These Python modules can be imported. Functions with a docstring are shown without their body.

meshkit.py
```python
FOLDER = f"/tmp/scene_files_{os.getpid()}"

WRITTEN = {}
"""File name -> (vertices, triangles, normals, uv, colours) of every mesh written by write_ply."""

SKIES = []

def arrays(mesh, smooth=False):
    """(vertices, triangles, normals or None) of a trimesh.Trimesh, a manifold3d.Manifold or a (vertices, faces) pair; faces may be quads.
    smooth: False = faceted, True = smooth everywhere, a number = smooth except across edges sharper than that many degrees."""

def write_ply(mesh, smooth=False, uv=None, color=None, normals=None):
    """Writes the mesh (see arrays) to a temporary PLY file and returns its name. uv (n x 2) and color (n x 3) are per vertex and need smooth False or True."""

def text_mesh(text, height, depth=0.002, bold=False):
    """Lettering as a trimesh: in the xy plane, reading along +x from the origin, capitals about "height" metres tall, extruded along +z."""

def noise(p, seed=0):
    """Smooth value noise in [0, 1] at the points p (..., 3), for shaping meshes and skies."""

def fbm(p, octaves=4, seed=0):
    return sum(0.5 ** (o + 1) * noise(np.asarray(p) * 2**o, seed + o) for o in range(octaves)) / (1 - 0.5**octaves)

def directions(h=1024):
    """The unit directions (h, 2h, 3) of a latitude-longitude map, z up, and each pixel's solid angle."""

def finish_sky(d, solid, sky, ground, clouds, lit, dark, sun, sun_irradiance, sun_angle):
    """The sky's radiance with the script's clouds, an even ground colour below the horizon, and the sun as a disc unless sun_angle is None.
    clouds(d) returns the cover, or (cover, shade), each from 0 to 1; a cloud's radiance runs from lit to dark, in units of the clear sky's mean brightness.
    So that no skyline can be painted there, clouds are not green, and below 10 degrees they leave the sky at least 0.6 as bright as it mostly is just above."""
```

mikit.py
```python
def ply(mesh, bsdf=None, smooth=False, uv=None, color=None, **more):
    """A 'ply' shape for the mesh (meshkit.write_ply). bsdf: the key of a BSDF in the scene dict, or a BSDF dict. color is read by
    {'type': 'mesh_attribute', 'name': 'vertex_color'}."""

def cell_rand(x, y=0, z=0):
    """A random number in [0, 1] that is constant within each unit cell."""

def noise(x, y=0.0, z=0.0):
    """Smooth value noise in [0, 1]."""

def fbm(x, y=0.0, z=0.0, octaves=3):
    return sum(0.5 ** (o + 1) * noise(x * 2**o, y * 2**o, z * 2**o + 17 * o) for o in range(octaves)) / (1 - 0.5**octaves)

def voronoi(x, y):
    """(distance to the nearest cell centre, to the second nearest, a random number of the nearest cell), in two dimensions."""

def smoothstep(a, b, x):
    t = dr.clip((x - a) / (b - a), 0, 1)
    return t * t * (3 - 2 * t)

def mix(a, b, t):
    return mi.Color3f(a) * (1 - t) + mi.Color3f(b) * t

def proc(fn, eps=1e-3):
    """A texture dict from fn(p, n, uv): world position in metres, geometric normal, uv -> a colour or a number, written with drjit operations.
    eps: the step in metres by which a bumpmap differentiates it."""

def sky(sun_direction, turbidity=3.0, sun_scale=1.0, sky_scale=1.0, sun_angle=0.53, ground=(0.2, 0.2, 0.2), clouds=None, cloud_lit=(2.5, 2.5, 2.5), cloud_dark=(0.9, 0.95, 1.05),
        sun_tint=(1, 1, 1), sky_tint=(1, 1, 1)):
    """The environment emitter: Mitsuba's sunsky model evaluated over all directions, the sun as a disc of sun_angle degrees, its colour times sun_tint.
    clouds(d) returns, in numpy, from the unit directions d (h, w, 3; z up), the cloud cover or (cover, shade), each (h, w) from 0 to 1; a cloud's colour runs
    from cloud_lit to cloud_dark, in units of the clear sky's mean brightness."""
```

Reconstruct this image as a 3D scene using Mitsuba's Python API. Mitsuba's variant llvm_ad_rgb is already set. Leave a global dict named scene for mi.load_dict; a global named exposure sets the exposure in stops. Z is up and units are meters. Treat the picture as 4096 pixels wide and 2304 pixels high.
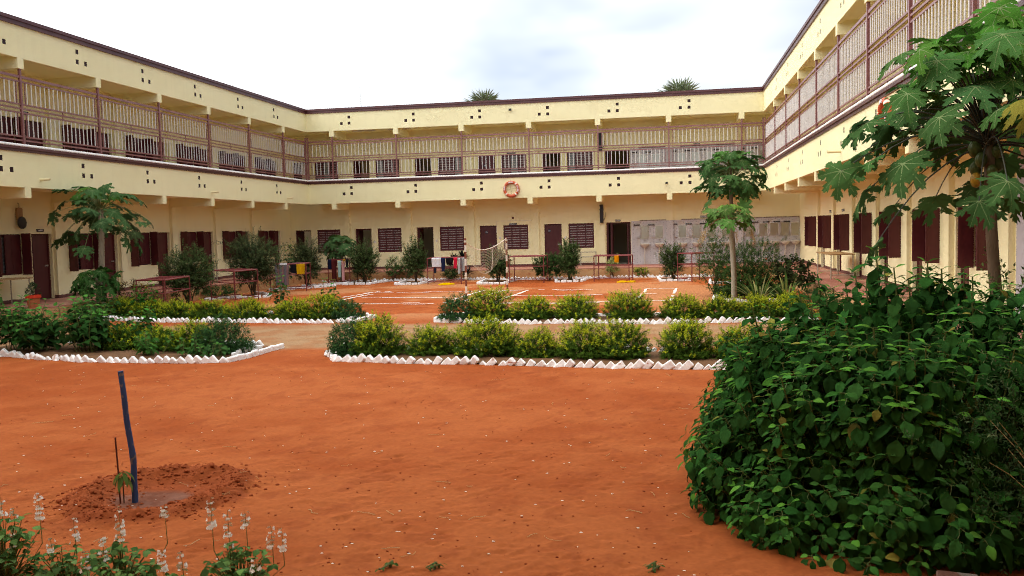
import math, random, sys
import numpy as np, trimesh, shapely, manifold3d as m3
import drjit as dr, mitsuba as mi
import mikit, meshkit
from mikit import noise, fbm, voronoi, cell_rand, smoothstep, mix
from scipy.interpolate import RegularGridInterpolator

T = mi.ScalarTransform4f
scene, labels, counts = {}, {}, {}

# ------------------------------------------------------------------ camera, sky, exposure
EYE = np.array([0.0, 0.0, 2.15])
def view_axes(yaw, pitch, roll):
    cy, sy, cp, sp = math.cos(yaw), math.sin(yaw), math.cos(pitch), math.sin(pitch)
    f = np.array([sy * cp, cy * cp, -sp]); r = np.array([cy, -sy, 0.0]); u = np.cross(r, f)
    return r * math.cos(roll) + u * math.sin(roll), np.cross(r * math.cos(roll) + u * math.sin(roll), f), f
_r, _u, _f = view_axes(*np.radians([-9.9618, 3.7175, -1.4140]))
scene['camera'] = {'type': 'perspective', 'fov': 59.435, 'fov_axis': 'x', 'near_clip': 0.1, 'far_clip': 2000.0,
                   'to_world': T().look_at(origin=EYE.tolist(), target=(EYE + _f).tolist(), up=_u.tolist())}
exposure = 2.45

SUN = np.array([-0.62, -0.18, 0.76])
def overcast(d):
    # an even overcast, thinner toward the right of the court where pale blue shows through
    el = np.clip(d[..., 2], 0, 1)
    q = np.stack([d[..., 0] / (el + 0.25), d[..., 1] / (el + 0.25), 0 * el], -1)
    n = meshkit.fbm(q * np.array([1.3, 1.3, 1.0]) + 7.3, 5, 3)
    n2 = meshkit.fbm(q * np.array([3.0, 3.0, 1.0]) + 2.1, 4, 8)
    lum = np.clip((d @ (SUN / np.linalg.norm(SUN)) + 0.35) / 1.2, 0, 1)        # cloud is brighter toward the veiled sun, high at the left
    shade = 1 - lum
    thin = np.clip((n * 0.65 + n2 * 0.35 - 0.45) * 4.0, 0, 1)
    return 1.0 - 0.8 * thin, np.clip(shade + 0.10 * (n2 - 0.5), 0, 1)

scene['sky'] = mikit.sky(SUN.tolist(), turbidity=3, sun_scale=0.10, sky_scale=0.72, sun_angle=40, ground=(0.2, 0.12, 0.08), clouds=overcast,
                         cloud_lit=(7.9, 7.9, 7.8), cloud_dark=(1.72, 1.93, 2.1))

# ------------------------------------------------------------------ names and labels
def name(base):
    n = counts.get(base, -1) + 1
    counts[base] = n
    return base if n == 0 else f'{base}_{n:03d}'
def thing(base, label, cat, group=None, kind=None):
    k = name(base); labels[k] = {'label': label, 'category': cat}
    if group: labels[k]['group'] = group
    if kind: labels[k]['kind'] = kind
    return k
def ply(mesh, bsdf, smooth=False, **more): return mikit.ply(mesh, 'm_' + bsdf, smooth, **more)
def put(key, mesh, bsdf, smooth=False, **more):
    scene[key] = mesh if isinstance(mesh, dict) else ply(mesh, bsdf, smooth, **more)
    return key
def part(holder, base, mesh, bsdf, smooth=False, label=None, kind=None, **more):
    k = put(name(f'{holder}__{base}'), mesh, bsdf, smooth, **more)
    if label or kind:
        labels[k] = {}
        if label: labels[k]['label'] = label
        if kind: labels[k]['kind'] = kind
    return k
def structure(base, mesh, bsdf, smooth=False, **more):
    k = put(name(base), mesh, bsdf, smooth, **more); labels[k] = {'kind': 'structure'}
    return k
def at(d, M): return {**d, 'to_world': T(M.tolist())}
def mat(p, x, y, z):
    M = np.eye(4); M[:3, 0], M[:3, 1], M[:3, 2], M[:3, 3] = x, y, z, p
    return M
def rotz(a, p=(0, 0, 0), s=1.0):
    c, q = math.cos(a) * s, math.sin(a) * s
    return mat(p, [c, q, 0], [-q, c, 0], [0, 0, s])

# ------------------------------------------------------------------ mesh helpers
BF = np.array([[0, 2, 1], [0, 3, 2], [4, 5, 6], [4, 6, 7], [0, 1, 5], [0, 5, 4], [1, 2, 6], [1, 6, 5], [2, 3, 7], [2, 7, 6], [3, 0, 4], [3, 4, 7]])
class MB:
    def __init__(s): s.v, s.f, s.n = [], [], 0
    def add(s, v, f):
        s.v.append(np.asarray(v, float)); s.f.append(np.asarray(f, int) + s.n); s.n += len(v); return s
    def box(s, a, b):
        a, b = np.minimum(a, b), np.maximum(a, b)
        v = np.array([[a[0], a[1], a[2]], [b[0], a[1], a[2]], [b[0], b[1], a[2]], [a[0], b[1], a[2]],
                      [a[0], a[1], b[2]], [b[0], a[1], b[2]], [b[0], b[1], b[2]], [a[0], b[1], b[2]]])
        return s.add(v, BF)
    def tube(s, pts, rad, sides=6, cap=True):
        p = np.asarray(pts, float); rad = np.broadcast_to(rad, len(p))
        t = np.gradient(p, axis=0); t /= np.linalg.norm(t, axis=1, keepdims=True) + 1e-12
        a = np.cross(t, np.where(np.abs(t[:, 2:]) < 0.9, [0, 0, 1.0], [1.0, 0, 0])); a /= np.linalg.norm(a, axis=1, keepdims=True) + 1e-12
        b = np.cross(t, a); ang = (np.arange(sides) + 0.5) * 2 * np.pi / sides
        v = (p[:, None] + rad[:, None, None] * (np.cos(ang)[None, :, None] * a[:, None] + np.sin(ang)[None, :, None] * b[:, None])).reshape(-1, 3)
        i, j = np.meshgrid(np.arange(len(p) - 1), np.arange(sides), indexing='ij')
        q = np.stack([i * sides + j, i * sides + (j + 1) % sides, (i + 1) * sides + (j + 1) % sides, (i + 1) * sides + j], -1).reshape(-1, 4)
        f = [q[:, [0, 1, 2]], q[:, [0, 2, 3]]]
        if cap:
            k = np.arange(1, sides - 1); e = (len(p) - 1) * sides
            f += [np.stack([0 * k, k + 1, k], 1), np.stack([0 * k + e, e + k, e + k + 1], 1)]
        return s.add(v, np.vstack(f))
    def mesh(s): return np.vstack(s.v), np.vstack(s.f)
def tube(pts, rad, sides=6): return MB().tube(pts, rad, sides).mesh()
def sub(v, f, n):
    m = trimesh.Trimesh(v, f, process=False)
    for _ in range(n): m = m.subdivide()
    return np.array(m.vertices), np.array(m.faces)
def rounded_box(sx, sy, sz, r):
    q = [m3.Manifold.sphere(r, 8).translate((x * (sx / 2 - r), y * (sy / 2 - r), z * (sz / 2 - r))) for x in (-1, 1) for y in (-1, 1) for z in (-1, 1)]
    m = m3.Manifold.batch_hull(q).to_mesh(); return m.vert_properties[:, :3].astype(float), m.tri_verts.astype(int)
def chamfer_box(sx, sy, sz, c):
    pts = []
    for x in (-1, 1):
        for y in (-1, 1):
            for z in (-1, 1):
                for k in range(3):
                    p = np.array([x * (sx / 2 - c), y * (sy / 2 - c), z * (sz / 2 - c)]); p[k] += (x, y, z)[k] * c; pts.append(p)
    return np.array(pts)
def hull(pts):
    h = trimesh.convex.convex_hull(np.asarray(pts)); return np.array(h.vertices), np.array(h.faces)
def revolve(prof, sides=20, center=(0, 0, 0)):
    m = trimesh.creation.revolve(np.array(prof, float), sections=sides); return np.array(m.vertices) + np.array(center), np.array(m.faces)
def moved(vf, M):
    v = vf[0] @ M[:3, :3].T + M[:3, 3]; return v, vf[1]
def join(*ms):
    b = MB()
    for v, f in ms: b.add(v, f)
    return b.mesh()

# ------------------------------------------------------------------ materials
def rgb(*c): return {'type': 'rgb', 'value': list(c)}
def mat_(key, color, rough=0.6, spec=0.3, bump=None, two=True, eps=4e-3, **more):
    b = {'type': 'principled', 'base_color': rgb(*color) if isinstance(color, tuple) else mikit.proc(color), 'roughness': rough, 'specular': spec, **more}
    if bump: b = {'type': 'bumpmap', 'arbitrary': mikit.proc(bump, eps), 'scale': 1.0, 'bsdf': b}
    scene['m_' + key] = {'type': 'twosided', 'bsdf': b} if two else b

def cream_fn(p, n, uv):
    a = fbm(p.x * 0.7, p.y * 0.7, p.z * 0.9, 4)
    g = noise(p.x * 60, p.y * 60, p.z * 60)
    drip = noise((p.x + p.y) * 9, 3.0, p.z * 0.8)                      # faint run-off streaks
    c = mix([0.845, 0.785, 0.485], [0.815, 0.755, 0.455], smoothstep(0.35, 0.75, a))
    c = c * (0.965 + 0.05 * g)
    return mix(c, [0.62, 0.56, 0.34], 0.08 * smoothstep(0.62, 0.9, drip))
mat_('cream_paint', cream_fn, 0.75, 0.25, bump=lambda p, n, uv: 0.0012 * noise(p.x * 45, p.y * 45, p.z * 45))
mat_('grey_paint', lambda p, n, uv: mix([0.46, 0.43, 0.45], [0.40, 0.37, 0.39], fbm(p.x * 2, p.y * 2, p.z * 2)), 0.75, 0.25)
mat_('maroon_trim', lambda p, n, uv: mix([0.075, 0.018, 0.020], [0.10, 0.032, 0.032], smoothstep(0.4, 0.8, fbm(p.x * 3, p.y * 3, p.z * 5))), 0.42, 0.5)
mat_('maroon_wood', lambda p, n, uv: mix([0.060, 0.008, 0.011], [0.082, 0.013, 0.015], noise(p.x * 14, p.y * 14, p.z * 1.5)), 0.45, 0.4)
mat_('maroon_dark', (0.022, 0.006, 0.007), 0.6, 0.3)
mat_('rail_paint', lambda p, n, uv: mix([0.20, 0.075, 0.075], [0.26, 0.115, 0.11], smoothstep(0.35, 0.8, fbm(p.x * 5, p.y * 5, p.z * 5))), 0.35, 0.5)
mat_('rack_paint', lambda p, n, uv: mix([0.16, 0.025, 0.030], [0.22, 0.06, 0.05], smoothstep(0.45, 0.85, fbm(p.x * 7, p.y * 7, p.z * 7))), 0.45, 0.4)
mat_('baluster_white', (0.66, 0.63, 0.62), 0.4, 0.4)
mat_('white_rim', lambda p, n, uv: mix([0.84, 0.83, 0.82], [0.66, 0.63, 0.6], smoothstep(0.55, 0.9, fbm(p.x * 6, p.y * 6, p.z * 6))), 0.4, 0.4)
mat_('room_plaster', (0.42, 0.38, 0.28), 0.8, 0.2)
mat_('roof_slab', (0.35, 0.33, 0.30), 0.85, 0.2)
mat_('skirting', lambda p, n, uv: mix([0.10, 0.035, 0.030], [0.17, 0.075, 0.06], fbm(p.x * 4, p.y * 4, p.z * 8)), 0.6, 0.3)
def floor_fn(p, n, uv):
    a = fbm(p.x * 1.3, p.y * 1.3, 0.0, 4)
    c = mix([0.30, 0.105, 0.075], [0.40, 0.18, 0.13], smoothstep(0.35, 0.7, a))
    return mix(c, [0.42, 0.22, 0.15], 0.5 * smoothstep(0.55, 0.75, fbm(p.x * 5, p.y * 5, 2.0)))
mat_('red_oxide', floor_fn, 0.42, 0.4)
def riser_fn(p, n, uv):
    a = fbm(p.x * 1.5, p.y * 1.5, p.z * 5, 4)
    c = mix([0.48, 0.25, 0.11], [0.52, 0.33, 0.16], smoothstep(0.35, 0.7, a))
    s = smoothstep(0.60, 0.66, fbm(p.x * 5, p.y * 5, p.z * 5, 4))        # splashes of red mud
    return mix(c, [0.36, 0.13, 0.05], 0.8 * s)
mat_('riser_paint', riser_fn, 0.75, 0.2)
mat_('grille_grey', (0.52, 0.48, 0.47), 0.4, 0.5)
mat_('louvre_glass', (0.16, 0.17, 0.17), 0.15, 0.6)
mat_('sign_navy', (0.012, 0.014, 0.035), 0.4, 0.4)
mat_('sign_white', (0.78, 0.78, 0.8), 0.5, 0.3)
mat_('black_metal', (0.015, 0.014, 0.014), 0.45, 0.4)
mat_('dark_brown', (0.030, 0.017, 0.016), 0.5, 0.3)
mat_('steel', (0.42, 0.41, 0.40), 0.35, 0.5, metallic=0.7)
mat_('pale_metal', (0.34, 0.31, 0.24), 0.5, 0.4)
mat_('ply_top', lambda p, n, uv: mix([0.30, 0.17, 0.07], [0.36, 0.22, 0.10], noise(p.x * 3, p.y * 25, p.z * 25)), 0.5, 0.3)
def tile_fn(p, n, uv):
    u, v = p.x / 0.30, p.z / 0.30
    fu, fv = u * 2 - dr.floor(u * 2) - 0.5, v * 2 - dr.floor(v * 2) - 0.5
    odd = dr.floor(u * 2) + dr.floor(v * 2); odd = odd - 2 * dr.floor(odd / 2)
    d = dr.abs(fu) / 1.5 + dr.abs(fv + 0.25 * (odd - 0.5))
    base = mix([0.54, 0.51, 0.515], [0.47, 0.44, 0.445], fbm(p.x * 1.5, p.z * 1.5, 0.0))
    joint = dr.minimum(dr.abs(u - dr.floor(u + 0.5)), dr.abs(v - dr.floor(v + 0.5)))
    base = mix([0.42, 0.36, 0.36], base, smoothstep(0.004, 0.016, joint))
    dirt = smoothstep(0.62, 0.8, fbm(p.x * 3, p.z * 2.2, 4.0))
    base = mix(base, [0.46, 0.36, 0.24], 0.35 * dirt)
    return mix([0.17, 0.15, 0.19], base, smoothstep(0.10, 0.14, d))
mat_('print_tile', tile_fn, 0.25, 0.5)
mat_('porcelain', lambda p, n, uv: mix([0.66, 0.60, 0.50], [0.52, 0.42, 0.30], smoothstep(0.5, 0.85, fbm(p.x * 9, p.y * 9, p.z * 9))), 0.2, 0.5)
scene['m_mirror_glass'] = {'type': 'twosided', 'bsdf': {'type': 'roughconductor', 'material': 'Ag', 'alpha': 0.12, 'specular_reflectance': rgb(0.50, 0.52, 0.51)}}
def ground_fn(p, n, uv):
    x, y = p.x, p.y
    a = fbm(x * 0.35, y * 0.35, 0.0, 4); b = fbm(x * 2.3, y * 2.3, 5.0, 4); g = fbm(x * 38, y * 38, 1.0, 3)
    c = mix([0.226, 0.050, 0.0110], [0.285, 0.078, 0.0215], smoothstep(0.3, 0.7, a * 0.55 + b * 0.45))
    c = mix(c, [0.200, 0.044, 0.012], 0.4 * smoothstep(0.56, 0.76, fbm(x * 5.5, y * 3.5, 9.0, 4)))
    # beaten drab strip between the two rows of beds
    wob = 0.8 * (fbm(x * 0.8, y * 0.8, 3.0, 4) - 0.5)
    strip = smoothstep(15.7, 16.4, y + wob) * smoothstep(20.6, 19.6, y - wob)
    c = mix(c, mix([0.20, 0.115, 0.055], [0.27, 0.165, 0.09], b), strip * (0.72 + 0.28 * smoothstep(0.35, 0.6, b)))
    # paler, more orange patches setting in toward the court
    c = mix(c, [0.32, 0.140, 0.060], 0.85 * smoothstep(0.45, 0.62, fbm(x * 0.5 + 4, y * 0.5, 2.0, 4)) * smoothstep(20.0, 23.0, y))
    # mud in the watered basin
    r = dr.sqrt(dr.square((x + 4.28) / 0.50) + dr.square((y - 6.72) / 0.42)) + 0.35 * (fbm(x * 6, y * 6, 4.0) - 0.5)
    c = mix(mix([0.085, 0.068, 0.052], [0.150, 0.120, 0.095], smoothstep(0.35, 0.65, fbm(x * 14, y * 14, 2.0, 4))), c, smoothstep(0.55, 0.85, r))
    ring = dr.sqrt(dr.square((x + 4.28) / 0.85) + dr.square((y - 6.85) / 0.90)) + 0.25 * (fbm(x * 4, y * 4, 7.0) - 0.5)
    c = mix(mix(c, [0.16, 0.032, 0.010], 0.6), c, smoothstep(0.85, 1.0, ring))
    return c * (0.86 + 0.28 * g)
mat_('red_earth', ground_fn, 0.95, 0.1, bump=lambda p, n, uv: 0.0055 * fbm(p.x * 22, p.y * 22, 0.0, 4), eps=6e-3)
mat_('bed_soil', lambda p, n, uv: mix([0.085, 0.052, 0.030], [0.17, 0.085, 0.042], fbm(p.x * 6, p.y * 6, 0.0, 4)), 0.95, 0.1, bump=lambda p, n, uv: 0.02 * fbm(p.x * 18, p.y * 18, 0.0, 4))
mat_('soil_clod', lambda p, n, uv: mix([0.19, 0.042, 0.013], [0.26, 0.062, 0.019], noise(p.x * 20, p.y * 20, p.z * 20)), 0.95, 0.1)
mat_('chalk', lambda p, n, uv: mix([0.80, 0.74, 0.70], [0.56, 0.36, 0.24], smoothstep(0.52, 0.72, fbm(p.x * 16, p.y * 16, 0.0, 3))), 0.9, 0.1)
def whitewash(p, n, uv):
    a = fbm(p.x * 12, p.y * 12, p.z * 16, 4)
    c = mix([0.87, 0.87, 0.88], [0.77, 0.76, 0.76], smoothstep(0.4, 0.7, fbm(p.x * 30, p.y * 30, p.z * 30)))
    c = mix(c, [0.42, 0.15, 0.08], smoothstep(0.74, 0.80, a))
    return mix(c, [0.45, 0.20, 0.10], 0.6 * smoothstep(0.68, 0.74, fbm(p.x * 9 + 3, p.y * 9, p.z * 9, 4)))   # splashes of red mud
mat_('whitewash_brick', whitewash, 0.85, 0.15)
mat_('old_brick', lambda p, n, uv: mix([0.11, 0.050, 0.036], [0.15, 0.125, 0.11], smoothstep(0.4, 0.6, fbm(p.x * 10, p.y * 10, p.z * 10, 4))), 0.9, 0.1)
mat_('bark_grey', lambda p, n, uv: mix([0.30, 0.26, 0.19], [0.42, 0.39, 0.31], fbm(p.x * 25, p.y * 25, p.z * 8, 4)), 0.85, 0.2)
mat_('bark_brown', lambda p, n, uv: mix([0.13, 0.095, 0.062], [0.215, 0.165, 0.115], fbm(p.x * 22, p.y * 22, p.z * 9, 4)), 0.85, 0.2)
mat_('stem_green', (0.10, 0.13, 0.04), 0.6, 0.3)
mat_('stem_brown', (0.09, 0.06, 0.035), 0.8, 0.2)
mat_('petiole', (0.14, 0.19, 0.06), 0.5, 0.4)
mat_('petiole_dark', (0.045, 0.05, 0.035), 0.5, 0.4)
mat_('straw', (0.42, 0.30, 0.15), 0.8, 0.2)
mat_('flower_white', (0.80, 0.80, 0.78), 0.7, 0.2)
mat_('flower_orange', (0.70, 0.10, 0.02), 0.6, 0.2)
mat_('fruit_green', lambda p, n, uv: mix([0.045, 0.075, 0.018], [0.09, 0.12, 0.03], fbm(p.x * 12, p.y * 12, p.z * 12)), 0.4, 0.4)
mat_('fruit_yellow', lambda p, n, uv: mix([0.42, 0.23, 0.02], [0.22, 0.19, 0.03], smoothstep(0.45, 0.65, fbm(p.x * 9, p.y * 9, p.z * 9))), 0.4, 0.4)
vc = {'type': 'mesh_attribute', 'name': 'vertex_color'}
scene['m_leaf'] = {'type': 'principledthin', 'base_color': vc, 'roughness': 0.5, 'spec_trans': 0.0, 'diff_trans': 0.5, 'eta': 1.35}
scene['m_leaf_glossy'] = {'type': 'principledthin', 'base_color': vc, 'roughness': 0.36, 'spec_trans': 0.0, 'diff_trans': 0.35, 'eta': 1.45}
scene['m_cloth'] = {'type': 'principledthin', 'base_color': vc, 'roughness': 0.9, 'spec_trans': 0.0, 'diff_trans': 0.35, 'eta': 1.3}
mat_('stake_blue', lambda p, n, uv: mix([0.030, 0.055, 0.155], [0.16, 0.13, 0.12], smoothstep(0.62, 0.72, fbm(p.x * 30, p.y * 30, p.z * 22, 4))), 0.6, 0.3)
mat_('rust', (0.10, 0.028, 0.015), 0.8, 0.2)
mat_('pole_white', (0.70, 0.62, 0.54), 0.6, 0.3)
mat_('pole_red', (0.20, 0.06, 0.035), 0.6, 0.3)
mat_('net_cord', (0.62, 0.55, 0.45), 0.8, 0.1)
mat_('terracotta', (0.36, 0.12, 0.05), 0.7, 0.2)
mat_('pot_rim', (0.62, 0.05, 0.02), 0.4, 0.4)
mat_('plastic_green', (0.06, 0.50, 0.06), 0.35, 0.4)
mat_('buoy_orange', lambda p, n, uv: mix([0.62, 0.10, 0.025], [0.42, 0.075, 0.04], fbm(p.x * 6, p.y * 6, p.z * 6)), 0.45, 0.4)
mat_('buoy_band', (0.78, 0.68, 0.58), 0.6, 0.3)
mat_('rope', (0.32, 0.27, 0.13), 0.8, 0.1)
mat_('cream_pipe', (0.80, 0.70, 0.42), 0.4, 0.4)
# ------------------------------------------------------------------ the four wings round the court
XL, XR, YF, YN, DV = -16.60, 4.08, 40.0, 1.2, 1.70       # planes of the fascias; veranda depth
ZT, ZU, ZP, ZL, ZS, ZF1, ZF0 = 7.96, 6.93, 4.65, 3.57, 3.62, 3.73, 0.42
HEAD, SILL = 1.95, 0.80                                   # above the floor of the storey
frames = {'left': lambda s, d, z: (XL - d, s, z), 'right': lambda s, d, z: (XR + d, s, z),
          'far': lambda s, d, z: (s, YF + d, z), 'near': lambda s, d, z: (s, YN - d, z)}
class WB(MB):
    def __init__(s, W): super().__init__(); s.W = W
    def b(s, sd0, sd1): return s.box(s.W(*sd0), s.W(*sd1))      # a box between two (s, d, z) corners
def cut(a, b, holes):
    m = m3.Manifold.cube([b[i] - a[i] for i in range(3)]).translate(list(a))
    if holes:
        m = m - m3.Manifold.batch_boolean([m3.Manifold.cube([h[1][i] - h[0][i] for i in range(3)]).translate(list(h[0])) for h in holes], m3.OpType.Add)
    q = m.to_mesh(); return q.vert_properties[:, :3].astype(float), q.tri_verts.astype(int)
def wbox(W, p, q):
    a, b = np.array(W(*p)), np.array(W(*q)); return np.minimum(a, b), np.maximum(a, b)

def bar_mesh(h, r, sides=6): return tube([[0, 0, 0], [0, 0, h]], r, sides)
BAL_UP, BAL_LOW = ply(bar_mesh(0.59, 0.0148), 'baluster_white'), ply(bar_mesh(0.62, 0.0148), 'baluster_white')
RAILS = [0.15, 0.25, 0.87, 0.98, 1.09, 1.68, 1.80]

def wing(side, label, s0, s1, beams, doors, windows, vis, far_dir, trim, wall_span, leaf_style, open_doors=()):
    """beams: s of each cross beam; doors, windows: (s0, s1); vis: span that the photograph shows, where railings and openings are built."""
    W = frames[side]; k = thing('school_wing', label, 'building', 'wings of the school round the court')
    lo, hi = s0, s1
    t0, t1 = trim
    # roof and upper floor
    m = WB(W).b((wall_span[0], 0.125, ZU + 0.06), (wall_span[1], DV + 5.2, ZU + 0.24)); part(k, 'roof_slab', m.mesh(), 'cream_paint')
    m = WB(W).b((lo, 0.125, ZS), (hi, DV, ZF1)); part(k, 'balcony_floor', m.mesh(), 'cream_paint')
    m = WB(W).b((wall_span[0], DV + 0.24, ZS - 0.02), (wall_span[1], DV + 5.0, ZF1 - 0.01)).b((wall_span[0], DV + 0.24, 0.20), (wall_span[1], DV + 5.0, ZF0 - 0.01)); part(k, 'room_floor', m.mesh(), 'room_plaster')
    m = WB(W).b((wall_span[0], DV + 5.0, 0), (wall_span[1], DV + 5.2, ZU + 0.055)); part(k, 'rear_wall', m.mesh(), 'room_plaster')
    # upper fascia and balcony band with their square holes in threes
    holes_u, holes_l, backs = [], [], []
    for a, b in zip(beams[:-1], beams[1:]):
        fa, nb = (b, a) if far_dir > 0 else (a, b)        # far beam of the bay, near beam
        sg = 1.0 if fa > nb else -1.0
        sp = fa - sg * 0.285 * abs(b - a)
        for z, hl in ((ZT, holes_u), (ZP, holes_l)):
            for ds, dz in ((0, -0.43), (0, -0.71), (sg * 0.37, -0.71)) if z == ZT else ((0, -0.36), (0, -0.64), (sg * 0.37, -0.64)):
                c = sp + ds
                hl.append(wbox(W, (c - 0.065, -0.1, z + dz - 0.065), (c + 0.065, 0.045, z + dz + 0.065)))
                backs.append((c, z + dz))
    a, b = wbox(W, (lo, 0, ZU), (hi, 0.12, ZT - 0.20)); part(k, 'parapet', cut(a, b, holes_u), 'cream_paint')
    a, b = wbox(W, (lo, 0, ZL), (hi, 0.12, ZP - 0.16)); part(k, 'balcony_band', cut(a, b, holes_l), 'cream_paint')
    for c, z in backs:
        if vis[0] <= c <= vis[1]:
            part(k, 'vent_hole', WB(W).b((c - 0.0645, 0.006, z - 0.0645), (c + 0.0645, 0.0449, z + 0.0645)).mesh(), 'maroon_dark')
    m = WB(W).b((t0, -0.05, ZT - 0.20), (t1, 0.16, ZT - 0.09)).b((t0, -0.085, ZT - 0.09), (t1, 0.18, ZT)); part(k, 'parapet_cornice', m.mesh(), 'maroon_trim')
    m = WB(W).b((t0, -0.035, ZP - 0.16), (t1, 0.15, ZP - 0.09)).b((t0, -0.07, ZP - 0.09), (t1, 0.16, ZP - 0.022)); part(k, 'band_cornice', m.mesh(), 'maroon_trim')
    p, q = np.array(W(t0, -0.035, ZP)), np.array(W(t1, -0.035, ZP)); part(k, 'white_rim', tube([p, q], 0.045, 10), 'white_rim', 40)
    # beams
    for s in beams:
        for z, top in ((ZL, ZS), (ZU, ZU + 0.06)):
            m = WB(W).b((s - 0.115, 0.0, z - 0.27), (s + 0.115, DV, z - 0.0005)).b((s - 0.115, 0.121, z - 0.0005), (s + 0.115, DV, top))
            part(k, 'beam', m.mesh(), 'cream_paint')
    # walls with openings
    hs0, hs1 = [], []
    for fl, hs in ((ZF0, hs0), (ZF1, hs1)):
        for a_, b_ in doors: hs.append(wbox(W, (a_, DV - 0.1, fl - 0.05), (b_, DV + 0.4, fl + HEAD)))
        for a_, b_ in windows: hs.append(wbox(W, (a_, DV - 0.1, fl + SILL), (b_, DV + 0.4, fl + HEAD)))
    a, b = wbox(W, (wall_span[0], DV, 0.0), (wall_span[1], DV + 0.23, ZS)); part(k, 'wall', cut(a, b, hs0), 'cream_paint')
    a, b = wbox(W, (wall_span[0], DV, ZS), (wall_span[1], DV + 0.23, ZU + 0.06)); part(k, 'upper_wall', cut(a, b, hs1), 'cream_paint')
    for s in beams:
        for z0, z1 in ((ZF0, ZL - 0.275), (ZF1, ZU - 0.275)):
            part(k, 'pilaster', WB(W).b((s - 0.15, DV - 0.11, z0), (s + 0.15, DV - 0.0005, z1)).mesh(), 'cream_paint')
            part(k, 'pilaster_foot', WB(W).b((s - 0.158, DV - 0.118, z0 + 0.001), (s + 0.158, DV - 0.0006, z0 + 0.10)).mesh(), 'skirting')
    # skirting between the door openings and pilasters
    stops = sorted([(x - 0.159, x + 0.159) for x in beams] + [tuple(d_) for d_ in doors]); x = wall_span[0] + 0.02
    for a_, b_ in stops + [(wall_span[1] - 0.02, wall_span[1])]:
        if a_ > x + 0.02:
            for fl in (ZF0, ZF1): part(k, 'skirting', WB(W).b((x, DV - 0.010, fl + 0.001), (a_, DV - 0.0007, fl + 0.10)).mesh(), 'skirting')
        x = max(x, b_)
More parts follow.
